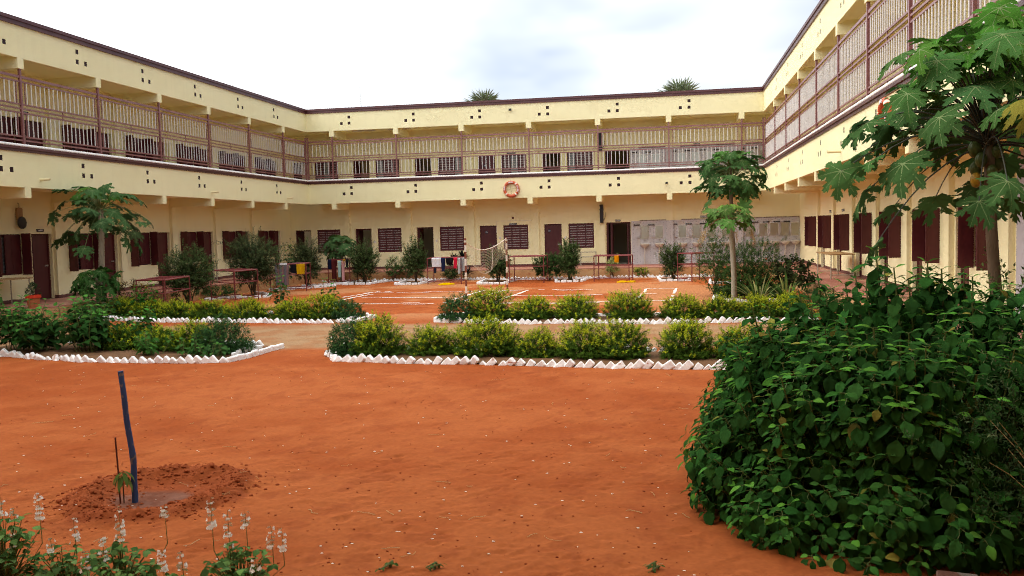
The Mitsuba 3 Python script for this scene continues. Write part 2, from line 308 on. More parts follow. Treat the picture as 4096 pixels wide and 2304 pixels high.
    # doors
    for i, (a_, b_) in enumerate(doors):
        if not (vis[0] <= a_ <= vis[1]): continue
        for fl in (ZF0, ZF1):
            w = 0.055
            fr = WB(W).b((a_ + 0.001, DV + 0.10, fl), (a_ + w, DV + 0.19, fl + HEAD - 0.001)).b((b_ - w, DV + 0.10, fl), (b_ - 0.001, DV + 0.19, fl + HEAD - 0.001)).b((a_ + w, DV + 0.10, fl + HEAD - w), (b_ - w, DV + 0.19, fl + HEAD - 0.001))
            dk = part(k, 'door', fr.mesh(), 'maroon_wood')
            if (i, fl == ZF1) in open_doors:      # swung into the room
                lf = WB(W).b((a_ + w, DV + 0.19, fl + 0.02), (a_ + w + 0.04, DV + 0.19 + (b_ - a_ - 0.12), fl + HEAD - w))
            else:
                lf = WB(W).b((a_ + w + 0.002, DV + 0.12, fl + 0.012), (b_ - w - 0.002, DV + 0.16, fl + HEAD - w - 0.003))
                for z0, z1 in ((0.18, 0.80), (0.92, 1.74)): lf.b((a_ + w + 0.13, DV + 0.112, fl + z0), (b_ - w - 0.13, DV + 0.121, fl + z1))
            part(dk, 'leaf', lf.mesh(), 'maroon_wood')
            if (i, fl == ZF1) not in open_doors: part(dk, 'latch', WB(W).b((b_ - w - 0.16, DV + 0.095, fl + 0.98), (b_ - w - 0.02, DV + 0.1195, fl + 1.02)).mesh(), 'steel')
            if side in ('left', 'right'): part(dk, 'threshold', WB(W).b((a_, DV + 0.01, fl + 0.0005), (b_, DV + 0.23, fl + 0.012)).mesh(), 'skirting')
            else: part(dk, 'threshold', WB(W).b((a_, DV + 0.005, fl + 0.0005), (b_, DV + 0.23, fl + 0.012)).mesh(), 'red_oxide')
    # windows
    for i, (a_, b_) in enumerate(windows):
        if not (vis[0] <= a_ <= vis[1]): continue
        for fl in (ZF0, ZF1):
            z0, z1, w = fl + SILL, fl + HEAD, 0.06
            dd = DV + (0.03 if side == 'far' else 0.09)
            fr = WB(W).b((a_ + 0.001, dd, z0), (a_ + w, dd + 0.08, z1 - 0.001)).b((b_ - w, dd, z0), (b_ - 0.001, dd + 0.08, z1 - 0.001)).b((a_ + w, dd, z1 - w), (b_ - w, dd + 0.08, z1 - 0.001)).b((a_ + w, dd, z0 + 0.001), (b_ - w, dd + 0.08, z0 + w))
            third = (b_ - a_) / 3
            for q in (1, 2): fr.b((a_ + q * third - 0.022, dd + 0.01, z0 + w), (a_ + q * third + 0.022, dd + 0.07, z1 - w))
            wk = part(k, 'window', fr.mesh(), 'maroon_wood')
            for q in range(9):
                zz = z0 + w + (z1 - z0 - 2 * w) * (q + 0.6) / 9.2
                part(wk, 'grille_bar', WB(W).b((a_ + w, dd - 0.004 + 0.03, zz - 0.009), (b_ - w, dd + 0.034, zz + 0.009)).mesh(), 'grille_grey')
            for q in range(3):
                aa, bb = a_ + q * third + 0.03, a_ + (q + 1) * third - 0.03
                glass = leaf_style == 'leaves' or (side == 'far' and fl == ZF1 and (i + q) % 3 == 1)
                part(wk, 'louvre' if glass else 'shutter', WB(W).b((aa, dd + 0.052, z0 + w), (bb, dd + 0.066, z1 - w)).mesh(), 'louvre_glass' if glass else 'maroon_wood')
            if leaf_style == 'leaves':           # narrow outer leaves folded straight out into the veranda
                for s_, g in ((a_ + 0.005, 0), (b_ - 0.04, 1)):
                    lf = WB(W).b((s_, DV - 0.285, z0 - 0.02), (s_ + 0.035, DV - 0.004, z1 + 0.02))
                    for q in range(3):
                        zz = z0 + 0.03 + q * (z1 - z0 - 0.02) / 3; lf.b((s_ - 0.008, DV - 0.255, zz), (s_ + 0.043, DV - 0.03, zz + (z1 - z0) / 3 - 0.06))
                    part(wk, 'shutter', lf.mesh(), 'maroon_wood')
                for s_, e_ in ((a_ + 0.045, a_ + 0.24), (a_ + 0.246, a_ + 0.46), (a_ + 0.58, a_ + 0.82), (a_ + 0.826, b_ - 0.045)):      # inner leaves pulled nearly to
                    lf = WB(W).b((s_, DV + 0.02, z0 + 0.02), (e_, DV + 0.048, z1 - 0.02))
                    for q in range(3): lf.b((s_ + 0.03, DV + 0.013, z0 + 0.06 + q * 0.355), (e_ - 0.03, DV + 0.0205, z0 + 0.36 + q * 0.355))
                    part(wk, 'shutter', lf.mesh(), 'maroon_wood')
    # railing of the upper balcony
    rb = [s for s in beams if vis[0] - 4 <= s <= vis[1] + 4]
    if not rb: return k
    ends = ([lo + 0.03] if rb[0] - lo < 4 else []) + rb + ([hi - 0.03] if hi - rb[-1] < 4 else [])
    for s in ends:
        g = WB(W).b((s - 0.03, 0.02, ZP - 0.02), (s + 0.03, 0.08, ZU - 0.272))
        part(k, 'railing_post', g.mesh(), 'rail_paint')
    for a_, b_ in zip(ends[:-1], ends[1:]):
        g = WB(W)
        x0, x1 = a_ + 0.032, b_ - 0.032
        for z in RAILS: g.b((x0, 0.035, ZP + z - (0.030 if z > 1.7 else 0.019)), (x1, 0.068, ZP + z + (0.034 if z > 1.7 else 0.019)))
        for s in (x0 + 0.13, x1 - 0.13):
            g.b((s - 0.011, 0.041, ZP + 0.268), (s + 0.011, 0.062, ZP + 0.852)).b((s - 0.011, 0.041, ZP + 1.108), (s + 0.011, 0.062, ZP + 1.662))
        c = (x0 + x1) / 2
        g.b((c - 0.010, 0.041, ZP), (c + 0.010, 0.062, ZP + 0.132)).b((c - 0.010, 0.041, ZP + 0.888), (c + 0.010, 0.062, ZP + 1.072))
        rk = part(k, 'railing', g.mesh(), 'rail_paint')
        n = max(1, int(round((x1 - x0 - 0.40) / 0.172)))
        for i in range(n + 1):
            s = x0 + 0.20 + (x1 - x0 - 0.40) * i / n
            for d_, z in ((BAL_LOW, ZP + 0.25), (BAL_UP, ZP + 1.09)):
                M = np.eye(4); M[:3, 3] = W(s, 0.0515, z); scene[name(f'{rk}__baluster')] = at(d_, M)
    return k

lb = [21.216 + 3.254 * i for i in range(-6, 6)]
fb = [-15.363 + 3.086 * i for i in range(0, 7)]
rb_ = sorted([36.384 - 3.299 * i for i in range(0, 11)])
LEFT = wing('left', 'two-storey cream wing with maroon cornices along the left side of the court', YN, YF, lb,
     [(p - 1.07, p - 0.20) for p in lb] + [(39.72, 40.45)], [(p - 2.70, p - 1.45) for p in lb] + [(38.12, 39.25)], (17.0, 41.0), 1,
     (YN + 0.1, YF - 0.09), (YN, YF + DV), 'leaves')
fdoors = [(p + 0.38, p + 1.20) for p in [-18.45] + fb[:5]] + [(-2.83, -1.71)]
fwins = [(p + 1.52, p + 2.70) for p in [-18.45] + fb[:4]]
FAR = wing('far', 'two-storey cream wing across the far end of the court, washbasins at its right', XL, XR, fb, fdoors, fwins, (-19.0, 6.0), -1,
     (XL - 0.15, XR + 0.15), (XL - DV - 5.2, XR + DV + 5.2), 'closed',
     {(0, False), (0, True), (1, False), (2, False), (5, False), (1, True), (2, True), (4, True), (5, True), (6, True), (6, False)})
RIGHT = wing('right', 'two-storey cream wing seen steeply from below along the right side of the court', YN, YF, rb_,
     [(p + 2.20, p + 3.05) for p in rb_ if p < 36], [(p + 0.85, p + 1.97) for p in rb_], (9.0, 41.0), 1,
     (YN + 0.1, YF - 0.09), (YN, YF + DV), 'leaves')
YN_SIDE, YN, DV = YN, 2.4, 2.9  # unseen near wing: overhang moved forward and deepened to shade the foreground
nb = [XL + 1.2 + 3.09 * i for i in range(7)]
wing('near', 'two-storey cream wing that closes the near side, unseen, its overhang deepened to shade the foreground', XL, XR, nb, [], [], (90.0, 91.0), 1,
     (XL - 0.15, XR + 0.15), (XL - DV - 5.2, XR + DV + 5.2), 'closed')
YN, DV = YN_SIDE, 1.70
W = frames['right']
part(RIGHT, 'grey_dado', WB(W).b((YN + 0.1, DV - 0.016, ZF0), (16.35, DV - 0.0008, ZL - 0.3)).mesh(), 'grey_paint', label='pale grey painted end of the veranda wall')
# tiled wash wall of the far wing, both storeys
W = frames['far']
for fl in (ZF0, ZF1):
    part(FAR, 'tiled_panel', WB(W).b((-1.69, DV - 0.022, fl), (fb[5] - 0.161, DV - 0.0009, fl + 1.99)).b((fb[5] + 0.161, DV - 0.022, fl), (fb[6] - 0.161, DV - 0.0009, fl + 1.99)).b((fb[6] + 0.161, DV - 0.022, fl), (5.77, DV - 0.0009, fl + 1.99)).b((fb[5] - 0.16, DV - 0.124, fl), (fb[5] + 0.16, DV - 0.0009, fl + 1.985)).b((fb[6] - 0.16, DV - 0.124, fl), (fb[6] + 0.16, DV - 0.0009, fl + 1.985)).mesh(), 'print_tile', label='white wall tiles printed with small dark diamonds')
    part(FAR, 'tile_ledge', WB(W).b((-1.3, DV - 0.05, fl + 2.0), (fb[5] - 0.17, DV - 0.001, fl + 2.02)).b((fb[5] + 0.5, DV - 0.05, fl + 2.0), (fb[6] - 0.17, DV - 0.001, fl + 2.02)).b((fb[6] + 0.3, DV - 0.05, fl + 2.0), (5.75, DV - 0.001, fl + 2.02)).mesh(), 'skirting')

# veranda floors: raised red-oxide walks with painted risers
def veranda(x0, x1, y0, y1, riser):
    k = structure('veranda_floor', MB().box((x0, y0, -0.3), (x1, y1, ZF0)).mesh(), 'red_oxide')
    part(k, 'riser', MB().box(*riser).mesh(), 'riser_paint')
EL, ER, EF, EN = -16.05, 4.10, 38.55, 3.2
veranda(-18.32, EL, YN, EF, ((EL, EN, -0.3), (EL + 0.012, EF, ZF0 - 0.03)))
veranda(ER, 5.80, YN, EF, ((ER - 0.012, EN, -0.3), (ER, EF, ZF0 - 0.03)))
veranda(-18.32, 5.80, EF, 41.72, ((EL + 0.013, EF - 0.012, -0.3), (ER - 0.013, EF, ZF0 - 0.03)))
veranda(EL + 0.001, ER - 0.001, -0.52, EN, ((EL + 0.013, EN, -0.3), (ER - 0.013, EN + 0.012, ZF0 - 0.03)))
# ------------------------------------------------------------------ the court: red earth, beds, chalk lines
rng = np.random.default_rng(11)
def seg(a, b, step): return np.arange(a, b, step)
gx = np.concatenate([[-400, -150, -60, -35], seg(-24, -13, 0.20), seg(-13, -9, 0.10), seg(-9, -6.4, 0.05), seg(-6.4, 0.9, 0.032), seg(0.9, 3.2, 0.05), seg(3.2, 4.6, 0.12), [5, 8, 15, 30, 60, 150, 400]])
gy = np.concatenate([[-400, -100, -30, -8, 0, 2, 3.4], seg(4.2, 8.4, 0.030), seg(8.4, 9, 0.045), seg(9, 14, 0.07), seg(14, 24, 0.12), seg(24, 41, 0.2), [42, 45, 55, 80, 150, 400]])
GX, GY = np.meshgrid(gx, gy, indexing='xy')
P3 = np.stack([GX, GY, 0 * GX], -1)
near = (GX > -24) & (GX < 5) & (GY > 3) & (GY < 42)
GZ = np.zeros_like(GX)
GZ += 0.040 * (meshkit.fbm(P3 * 0.45, 3, 1) - 0.5) + 0.014 * (meshkit.fbm(P3 * 2.2, 3, 2) - 0.5) + 0.012 * (meshkit.fbm(P3 * 8.0, 3, 3) - 0.5)
# scuffs and footprints
def dent(x, y, rx, ry, a, depth, rim):
    i0, i1 = np.searchsorted(gx, [x - 3 * max(rx, ry), x + 3 * max(rx, ry)]); j0, j1 = np.searchsorted(gy, [y - 3 * max(rx, ry), y + 3 * max(rx, ry)])
    if i1 - i0 < 2 or j1 - j0 < 2: return
    dx, dy = GX[j0:j1, i0:i1] - x, GY[j0:j1, i0:i1] - y
    u, w = (dx * math.cos(a) + dy * math.sin(a)) / rx, (-dx * math.sin(a) + dy * math.cos(a)) / ry
    q = u * u + w * w
    GZ[j0:j1, i0:i1] += -depth * np.exp(-q * 1.4) + rim * np.exp(-((np.sqrt(q) - 1.35) / 0.4) ** 2)
for _ in range(950):
    y = 4.6 + 9.6 * rng.random() ** 1.5; x = rng.uniform(-9 * y / 9 - 1, 1.2)
    L = rng.uniform(0.05, 0.14)
    dent(x, y, L, L * rng.uniform(0.35, 0.7), rng.uniform(0, 3.14), rng.uniform(0.004, 0.014), rng.uniform(0.001, 0.005))
for _ in range(3200):
    y = 4.8 + 9.2 * rng.random() ** 1.7; x = rng.uniform(-0.92 * y - 0.5, 0.10 * y)
    if meshkit.fbm(np.array([[x * 0.9, y * 0.9, 4.0]]), 3, 6)[0] < 0.47: continue
    L = rng.uniform(0.028, 0.060); dent(x, y, L, L * rng.uniform(0.4, 0.8), rng.normal(0, 0.7), rng.uniform(0.004, 0.013), rng.uniform(0.001, 0.006))
# the dug basin round the sapling: a ring of loose earth
r = np.hypot((GX + 4.28) / 1.0, (GY - 6.85) / 1.05); ang = np.arctan2(GY - 6.85, GX + 4.28)
rough = meshkit.fbm(P3 * 9, 4, 5)
GZ += 0.062 * np.exp(-((r - 0.60 - 0.05 * np.sin(3 * ang)) / 0.13) ** 2) * (0.30 + 1.4 * rough) + 0.030 * np.exp(-((r - 0.62) / 0.20) ** 2) * (meshkit.fbm(P3 * 21, 3, 9) - 0.5) * 2 - 0.035 * np.exp(-(r / 0.48) ** 4)
# planting beds, slightly heaped
BEDS = {}
def bed_poly(key, pts): BEDS[key] = np.array(pts, float)
bed_poly('front_right', [(-5.95, 14.95), (-5.62, 14.36), (-4.4, 14.10), (-3.05, 13.94), (-1.75, 13.80), (-0.5, 13.68), (0.9, 13.52), (2.4, 13.45), (2.4, 15.2), (0.5, 15.38), (-0.6, 15.45), (-2.2, 15.5), (-4.2, 15.6), (-5.7, 15.6)])
bed_poly('front_left', [(-13.6, 15.0), (-12.2, 14.86), (-11.3, 14.46), (-10.3, 14.22), (-9.56, 14.22), (-8.77, 14.2), (-7.97, 14.15), (-7.5, 14.25), (-7.38, 14.75), (-7.40, 15.35), (-7.3, 16.0), (-7.8, 16.3), (-9.5, 16.5), (-11.1, 16.6), (-13.4, 16.7)])
bed_poly('rear_left', [(-16.0, 22.1), (-14.8, 21.65), (-12.9, 21.05), (-10.5, 20.7), (-8.4, 20.5), (-7.5, 20.55), (-7.35, 21.6), (-7.8, 22.3), (-10.0, 22.5), (-13.0, 22.7), (-15.6, 23.2)])
bed_poly('rear_right', [(-5.5, 20.6), (-4.4, 20.25), (-2.5, 20.0), (-0.7, 19.95), (0.2, 19.97), (1.9, 20.1), (3.2, 20.3), (3.4, 21.6), (1.5, 21.5), (-0.8, 21.5), (-2.4, 21.45), (-3.5, 21.45), (-5.0, 22.2), (-5.6, 21.6)])
for key, pts in BEDS.items():
    poly = shapely.Polygon(pts); d = shapely.distance(shapely.points(GX[near], GY[near]), poly.exterior); inside = shapely.contains_xy(poly, GX[near], GY[near])
    GZ[near] += np.where(inside, 0.045 * np.clip(d / 0.3, 0, 1), 0)
GZ[~near] *= 0.3
GZ += np.where((GY > 38.4) | (GX < -16.0) | (GX > 4.05) | (GY < 2.7), -0.02, 0)
gi = RegularGridInterpolator((gy, gx), GZ, bounds_error=False, fill_value=0.0)
def gz(x, y): return float(gi((y, x)))
def gza(x, y): return gi(np.stack([np.asarray(y), np.asarray(x)], -1))
nx, ny = len(gx), len(gy)
i, j = np.meshgrid(np.arange(nx - 1), np.arange(ny - 1)); a = (j * nx + i).ravel()
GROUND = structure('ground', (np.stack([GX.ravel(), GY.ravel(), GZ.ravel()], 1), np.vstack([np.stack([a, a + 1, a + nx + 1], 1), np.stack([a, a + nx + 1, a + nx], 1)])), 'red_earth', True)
# soil sheets of the beds
for key, pts in BEDS.items():
    poly = shapely.Polygon(pts).buffer(-0.02)
    v, f = trimesh.creation.triangulate_polygon(poly, engine='earcut')
    v, f = trimesh.remesh.subdivide_to_size(np.column_stack([v, 0 * v[:, 0]]), f, 0.25)
    v[:, 2] = gza(v[:, 0], v[:, 1]) + 0.006 + 0.02 * meshkit.fbm(v * 7, 3, 4)
    structure('bed_soil', (v, f), 'bed_soil', True)
# chalk court lines, worn through in places
def chalk(x0, y0, x1, y1, w=0.045, keep=0.8, seed=0):
    L = math.hypot(x1 - x0, y1 - y0); n = int(L / 0.12); t = np.linspace(0, 1, n + 1)
    wob = 0.05 * (meshkit.fbm(np.stack([t * L * 0.8, 0 * t + seed, 0 * t], -1), 3, seed) - 0.5) * 2
    dx, dy = (x1 - x0) / L, (y1 - y0) / L
    hw = w * (0.5 + 0.5 * meshkit.noise(np.stack([t * L * 2.1, 0 * t, 0 * t + seed], -1), seed + 1))
    cx, cy = x0 + (x1 - x0) * t - dy * wob, y0 + (y1 - y0) * t + dx * wob
    A, B = np.stack([cx - dy * hw, cy + dx * hw], 1), np.stack([cx + dy * hw, cy - dx * hw], 1)
    v = np.vstack([A, B]); v = np.column_stack([v, gza(v[:, 0], v[:, 1]) + 0.010])
    g = meshkit.fbm(np.stack([t[:-1] * L * 0.9, 0 * t[:-1] + 3 * seed, 0 * t[:-1]], -1), 3, seed + 9) < 0.30 + 0.42 * keep
    k = np.nonzero(g)[0]; f = np.vstack([np.stack([k, k + n + 1, k + n + 2], 1), np.stack([k, k + n + 2, k + 1], 1)])
    part(GROUND, 'court_line', (v, f), 'chalk')
for q, (x0, y0, x1, y1, keep) in enumerate([(-10.9, 31.15, -0.8, 31.05, .72), (-0.8, 31.05, 0.25, 30.95, .95), (-10.2, 28.75, -6.7, 28.1, .95), (-5.6, 28.35, -0.4, 28.85, .98),
        (-10.6, 26.35, -6.4, 26.3, .75), (-5.1, 25.95, 0.1, 25.95, 1.0), (-10.4, 25.95, -6.3, 25.75, .35), (-5.0, 25.55, 0.0, 25.5, .30),
        (-10.4, 31.9, -11.1, 27.8, .62), (-10.1, 31.6, -10.75, 26.3, 1.0), (-6.55, 31.3, -6.75, 26.2, 1.0), (-5.75, 31.2, -6.2, 26.6, .95), (-4.85, 31.1, -5.15, 25.9, 1.0), (-0.75, 31.05, -1.0, 25.8, .95), (0.22, 30.95, 0.05, 25.8, .9)]):
    chalk(x0, y0, x1, y1, 0.062, min(1.0, keep + 0.08), q)
# loose clods of the dug ring
def clod(seed, s):
    m = trimesh.creation.icosphere(1, s); v = np.array(m.vertices); v *= (0.6 + 0.8 * meshkit.noise(v / s * 1.3 + seed, seed))[:, None] * np.array([1.1, 1.0, 0.7]); return v, np.array(m.faces)
b = MB()
for q in range(1300):
    a_ = rng.uniform(0, 6.283); rr = rng.normal(0.60, 0.15); x, y = -4.28 + rr * math.cos(a_), 6.85 + 1.05 * rr * math.sin(a_); s = abs(rng.normal(0, 0.0065)) + 0.003
    v, f = clod(q, s); b.add(v + [x, y, gz(x, y) + s * 0.2], f)
put('soil_clods', b.mesh(), 'soil_clod', True); labels['soil_clods'] = {'label': 'loose clods of dark red earth heaped in a ring round the sapling', 'category': 'soil', 'kind': 'stuff'}
# grit, twigs and dry bits strewn over the earth
b, b2 = MB(), MB()
for q in range(900):
    y = 5.0 + 9 * rng.random() ** 1.3; x = rng.uniform(-0.95 * y, 0.05 * y); s = rng.uniform(0.003, 0.009)
    v, f = clod(q, s); b.add(v + [x, y, gz(x, y) + s * 0.3], f)
for q in range(60):
    y = 5.2 + 8.5 * rng.random() ** 1.3; x = rng.uniform(-0.9 * y, 0.02 * y); L = rng.uniform(0.02, 0.13) if q % 7 else rng.uniform(0.1, 0.25); a_ = rng.uniform(0, 6.28)
    t = np.linspace(-0.5, 0.5, 4); px, py = x + L * t * math.cos(a_) + 0.01 * rng.normal(size=4), y + L * t * math.sin(a_) + 0.01 * rng.normal(size=4)
    b2.tube(np.stack([px, py, gza(px, py) + 0.006 + 0.01 * rng.random(4)], 1), rng.uniform(0.001, 0.0025), 4)
bits = MB()
for q in range(260):
    y = 5.0 + 8.5 * rng.random() ** 1.4; x = rng.uniform(-0.92 * y, 0.03 * y); s = rng.uniform(0.0035, 0.008); v, f = clod(q + 50, s); bits.add(v * [1.4, 1, .5] + [x, y, gz(x, y) + s * 0.3], f)
put('pale_bits', bits.mesh(), 'pole_white', True); labels['pale_bits'] = {'label': 'tiny whitish chips and petals scattered over the bare ground', 'category': 'chips', 'kind': 'stuff'}
put('grit', b.mesh(), 'soil_clod', True); labels['grit'] = {'label': 'small crumbs of red earth scattered over the bare ground', 'category': 'grit', 'kind': 'stuff'}
put('dry_twigs', b2.mesh(), 'straw'); labels['dry_twigs'] = {'label': 'pale dry twigs and straws scattered over the bare ground', 'category': 'twigs', 'kind': 'stuff'}

# ------------------------------------------------------------------ whitewashed brick edgings
def brick(seed):
    q = np.random.default_rng(seed); c = chamfer_box(0.215, 0.072, 0.112, 0.012) + q.normal(0, 0.0025, (24, 3)); return hull(c)
BRICKS = [ply(brick(q), 'whitewash_brick') for q in range(8)]
def edging(label, runs, group='whitewashed brick edgings of the beds'):
    """runs: (points, style): 'teeth' = bricks stood on their corners in a row, 'flat' = laid end to end on their sides."""
    k = thing('brick_edging', label, 'brick edging', group)
    for pts, style, lean in runs:
        p = np.array(pts, float); d = np.hypot(*np.diff(p, axis=0).T); c = np.concatenate([[0], np.cumsum(d)])
        step = 0.152 if style == 'teeth' else 0.235; s = step / 2
        while s < c[-1]:
            x, y = np.interp(s, c, p[:, 0]), np.interp(s, c, p[:, 1]); i_ = min(np.searchsorted(c, s) - 1, len(d) - 1); i_ = max(i_, 0)
            dx, dy = (p[i_ + 1] - p[i_]) / d[i_]
            if style == 'teeth':
                th = math.radians(rng.normal(45, 7)) * lean; u = math.cos(th); w = math.sin(th)
                X = np.array([dx * u, dy * u, w]); Z = np.array([-dx * w, -dy * w, u]); tw = rng.normal(0, 0.20)
                Y = np.cross(Z, X); X, Y = X * math.cos(tw) + Y * math.sin(tw), -X * math.sin(tw) + Y * math.cos(tw); Z = np.cross(X, Y)
                z = gz(x, y) + rng.normal(0.010, 0.015)
            else:
                a_ = math.atan2(dy, dx) + rng.normal(0, 0.06); X = np.array([math.cos(a_), math.sin(a_), rng.normal(0, 0.04)]); Y = np.array([-math.sin(a_), math.cos(a_), 0]); X /= np.linalg.norm(X); Z = np.cross(X, Y)
                z = gz(x, y) + rng.normal(0.035, 0.008)
            sc = rng.uniform(0.9, 1.06) if rng.random() > 0.12 else rng.uniform(0.6, 0.8)
            scene[name(f'{k}__brick')] = at(BRICKS[rng.integers(8)], mat((x + rng.normal(0, 0.008), y + rng.normal(0, 0.012), z), X * sc, Y * sc, Z * sc))
            s += step * rng.uniform(0.9, 1.12)
    return k
B_ = BEDS
edging('whitewashed brick edging of the nearest bed on the right, in front of the large bushes', [(B_['front_right'][1:8], 'teeth', 1), (B_['front_right'][[1, 0, 13]], 'teeth', -1), (B_['front_right'][[13, 12, 11, 10, 9]], 'teeth', 1)])
edging('whitewashed brick edging of the nearest bed on the left, curling back at its right end', [(B_['front_left'][0:8], 'teeth', -1), (B_['front_left'][7:11], 'flat', 1), ([(-7.62, 14.6), (-7.65, 15.3), (-7.6, 15.8)], 'flat', 1), (B_['front_left'][11:15], 'teeth', 1)])
edging('whitewashed brick edging of the second bed on the left, below the racks', [(B_['rear_left'][0:6], 'teeth', -1), (B_['rear_left'][5:8], 'flat', 1), ([(-7.7, 20.75), (-7.62, 21.5)], 'flat', 1), (B_['rear_left'][[8, 9, 10]], 'teeth', 1)])
edging('whitewashed brick edging of the second bed on the right, along the chalked court', [(B_['rear_right'][0:7], 'teeth', 1), (B_['rear_right'][[0, 13, 12]], 'flat', 1), (B_['rear_right'][[11, 10, 9, 8]], 'flat', 1)])
edging('long row of whitewashed bricks along the foot of the far veranda', [([(-15.4, 38.2), (-12.0, 38.15), (-8.3, 38.1), (-5.5, 38.05), (-2.9, 38.1), (-0.8, 38.1), (2.2, 38.1)], 'teeth', -1)])
def pocket(label, cx, y0, w, dpt, skew=0.25):
    edging(label, [([(cx - w / 2, y0), (cx + w / 2, y0)], 'flat', 1), ([(cx + w / 2, y0), (cx + w / 2 + skew * 0.6, y0 + dpt)], 'flat', 1), ([(cx - w / 2, y0), (cx - w / 2 - skew * 0.6, y0 + dpt)], 'flat', 1)], 'small brick pockets round single shrubs')
    v = np.array([(cx - w / 2, y0 + .05), (cx + w / 2, y0 + .05), (cx + w / 2 + .15, y0 + dpt), (cx - w / 2 - .15, y0 + dpt)])
    structure('bed_soil', (np.column_stack([v, gza(v[:, 0], v[:, 1]) + 0.012]), np.array([[0, 1, 2], [0, 2, 3]])), 'bed_soil')
pocket('small whitewashed brick pocket round the leftmost tall shrub before the far veranda', -12.95, 35.9, 1.15, 2.2)
pocket('small whitewashed brick pocket left of the rack hung with washing', -10.6, 35.4, 1.0, 2.4)
pocket('small whitewashed brick pocket behind the badminton net', -7.05, 35.1, 1.05, 2.7)
pocket('small whitewashed brick pocket right of the empty maroon rack, holding a tall shrub', -4.0, 35.9, 1.05, 1.9)
pocket('small whitewashed brick pocket before the washbasins', 0.2, 35.3, 1.05, 2.2)
edging('short whitewashed brick pocket under the orange-flowered shrub, farthest of three', [([(1.45, 33.1), (2.6, 33.1)], 'flat', 1), ([(1.45, 33.1), (1.6, 35.8)], 'flat', 1)], 'brick pockets on the right')
edging('short whitewashed brick pocket under the orange-flowered shrub, middle of three', [([(1.42, 28.8), (2.9, 28.7)], 'flat', 1), ([(1.42, 28.8), (1.5, 30.5), (2.4, 30.5)], 'flat', 1)], 'brick pockets on the right')
edging('short whitewashed brick pocket beside the papaya trunk, nearest of three', [([(1.22, 25.5), (3.2, 25.3)], 'flat', 1), ([(1.22, 25.5), (1.3, 27.0), (2.6, 27.0)], 'flat', 1)], 'brick pockets on the right')
edging('whitewashed bricks laid in a ring beside the maroon racks at left', [([(-15.6, 28.2), (-15.0, 29.1), (-14.3, 28.9), (-13.8, 29.3), (-14.2, 30.4), (-15.2, 31.2)], 'flat', 1), ([(-15.3, 32.6), (-14.6, 33.6), (-13.9, 34.2), (-13.5, 35.2)], 'flat', 1)], 'brick pockets on the left')
edging('whitewashed bricks in a ragged line below the left shrubs near the far corner', [([(-14.9, 34.8), (-14.2, 35.6), (-13.6, 36.9)], 'flat', 1)], 'brick pockets on the left')
ok_ = thing('brick_row', 'dark weathered bricks laid under the bush at the bottom right corner', 'bricks')
for q, (x, y) in enumerate([(1.62, 5.42), (1.86, 5.36), (2.10, 5.30), (2.34, 5.25), (1.50, 5.25)]):
    M = rotz(-0.22 if q < 4 else 1.2, (x, y, gz(x, y) + 0.05), 1.0); scene[name(f'{ok_}__brick')] = at(ply(hull(chamfer_box(0.225, 0.11, 0.10, 0.01)), 'old_brick'), M)
# ------------------------------------------------------------------ court furniture
def rack(label, p0, a, b, h=1.05, bars=9):
    """A steel clothes-drying frame: corner p0, sides a and b (metres, horizontal)."""
    k = thing('drying_rack', label, 'clothes rack', 'maroon steel drying racks in the court')
    p0, a, b = (np.array([*q, 0.0]) for q in (p0, a, b)); r = 0.020
    cs = [p0, p0 + a, p0 + a + b, p0 + b]; up = np.array([0, 0, h])
    for c in cs:
        z = gz(c[0], c[1]); part(k, 'leg', tube([c + [0, 0, z - 0.03], c + up], r, 6), 'rack_paint')
    for i_ in range(4):
        c0, c1 = cs[i_], cs[(i_ + 1) % 4]
        part(k, 'top_rail', tube([c0 + up, c1 + up], r, 6), 'rack_paint')
        part(k, 'middle_rail', tube([c0 + up * 0.62, c1 + up * 0.62], r * 0.75, 6), 'rack_paint')
        part(k, 'bottom_rail', tube([c0 + up * 0.11, c1 + up * 0.11], r * 0.75, 6), 'rack_paint')
    for i_ in range(1, bars):
        q = p0 + b * i_ / bars + up; part(k, 'top_bar', tube([q, q + a], 0.010, 5), 'rack_paint')
    return k
RK = [rack('low maroon drying rack nearest the left veranda, half behind the yellow hedge', (-14.84, 23.11), (0.95, -0.12), (-0.42, 2.05), 0.98, 12),
      rack('empty maroon drying rack before the big feathery shrub on the left', (-15.3, 28.15), (1.40, -1.05), (0.15, 1.35), 1.02, 12),
      rack('maroon drying rack with a striped sheet and a yellow cloth, at left', (-14.9, 31.9), (1.25, 0.45), (-0.30, 1.15), 1.05, 8),
      rack('narrow maroon drying rack crowded with washing under the small papaya', (-14.55, 36.9), (1.05, -0.2), (0.0, 0.95), 1.05, 6),
      rack('maroon drying rack hung with white, navy, red and grey washing left of the net', (-9.72, 35.5), (1.42, -0.08), (-0.05, 1.15), 1.06, 8),
      rack('empty maroon drying rack right of the badminton net', (-6.37, 35.75), (1.42, -0.12), (0.0, 1.2), 1.06, 14),
      rack('maroon drying rack before the washroom door with one orange cloth', (-2.95, 35.85), (1.40, -0.30), (0.10, 1.10), 1.02, 8),
      rack('maroon drying rack set askew before the washbasins', (0.33, 35.2), (0.52, -0.75), (0.85, 0.70), 1.08, 8)]

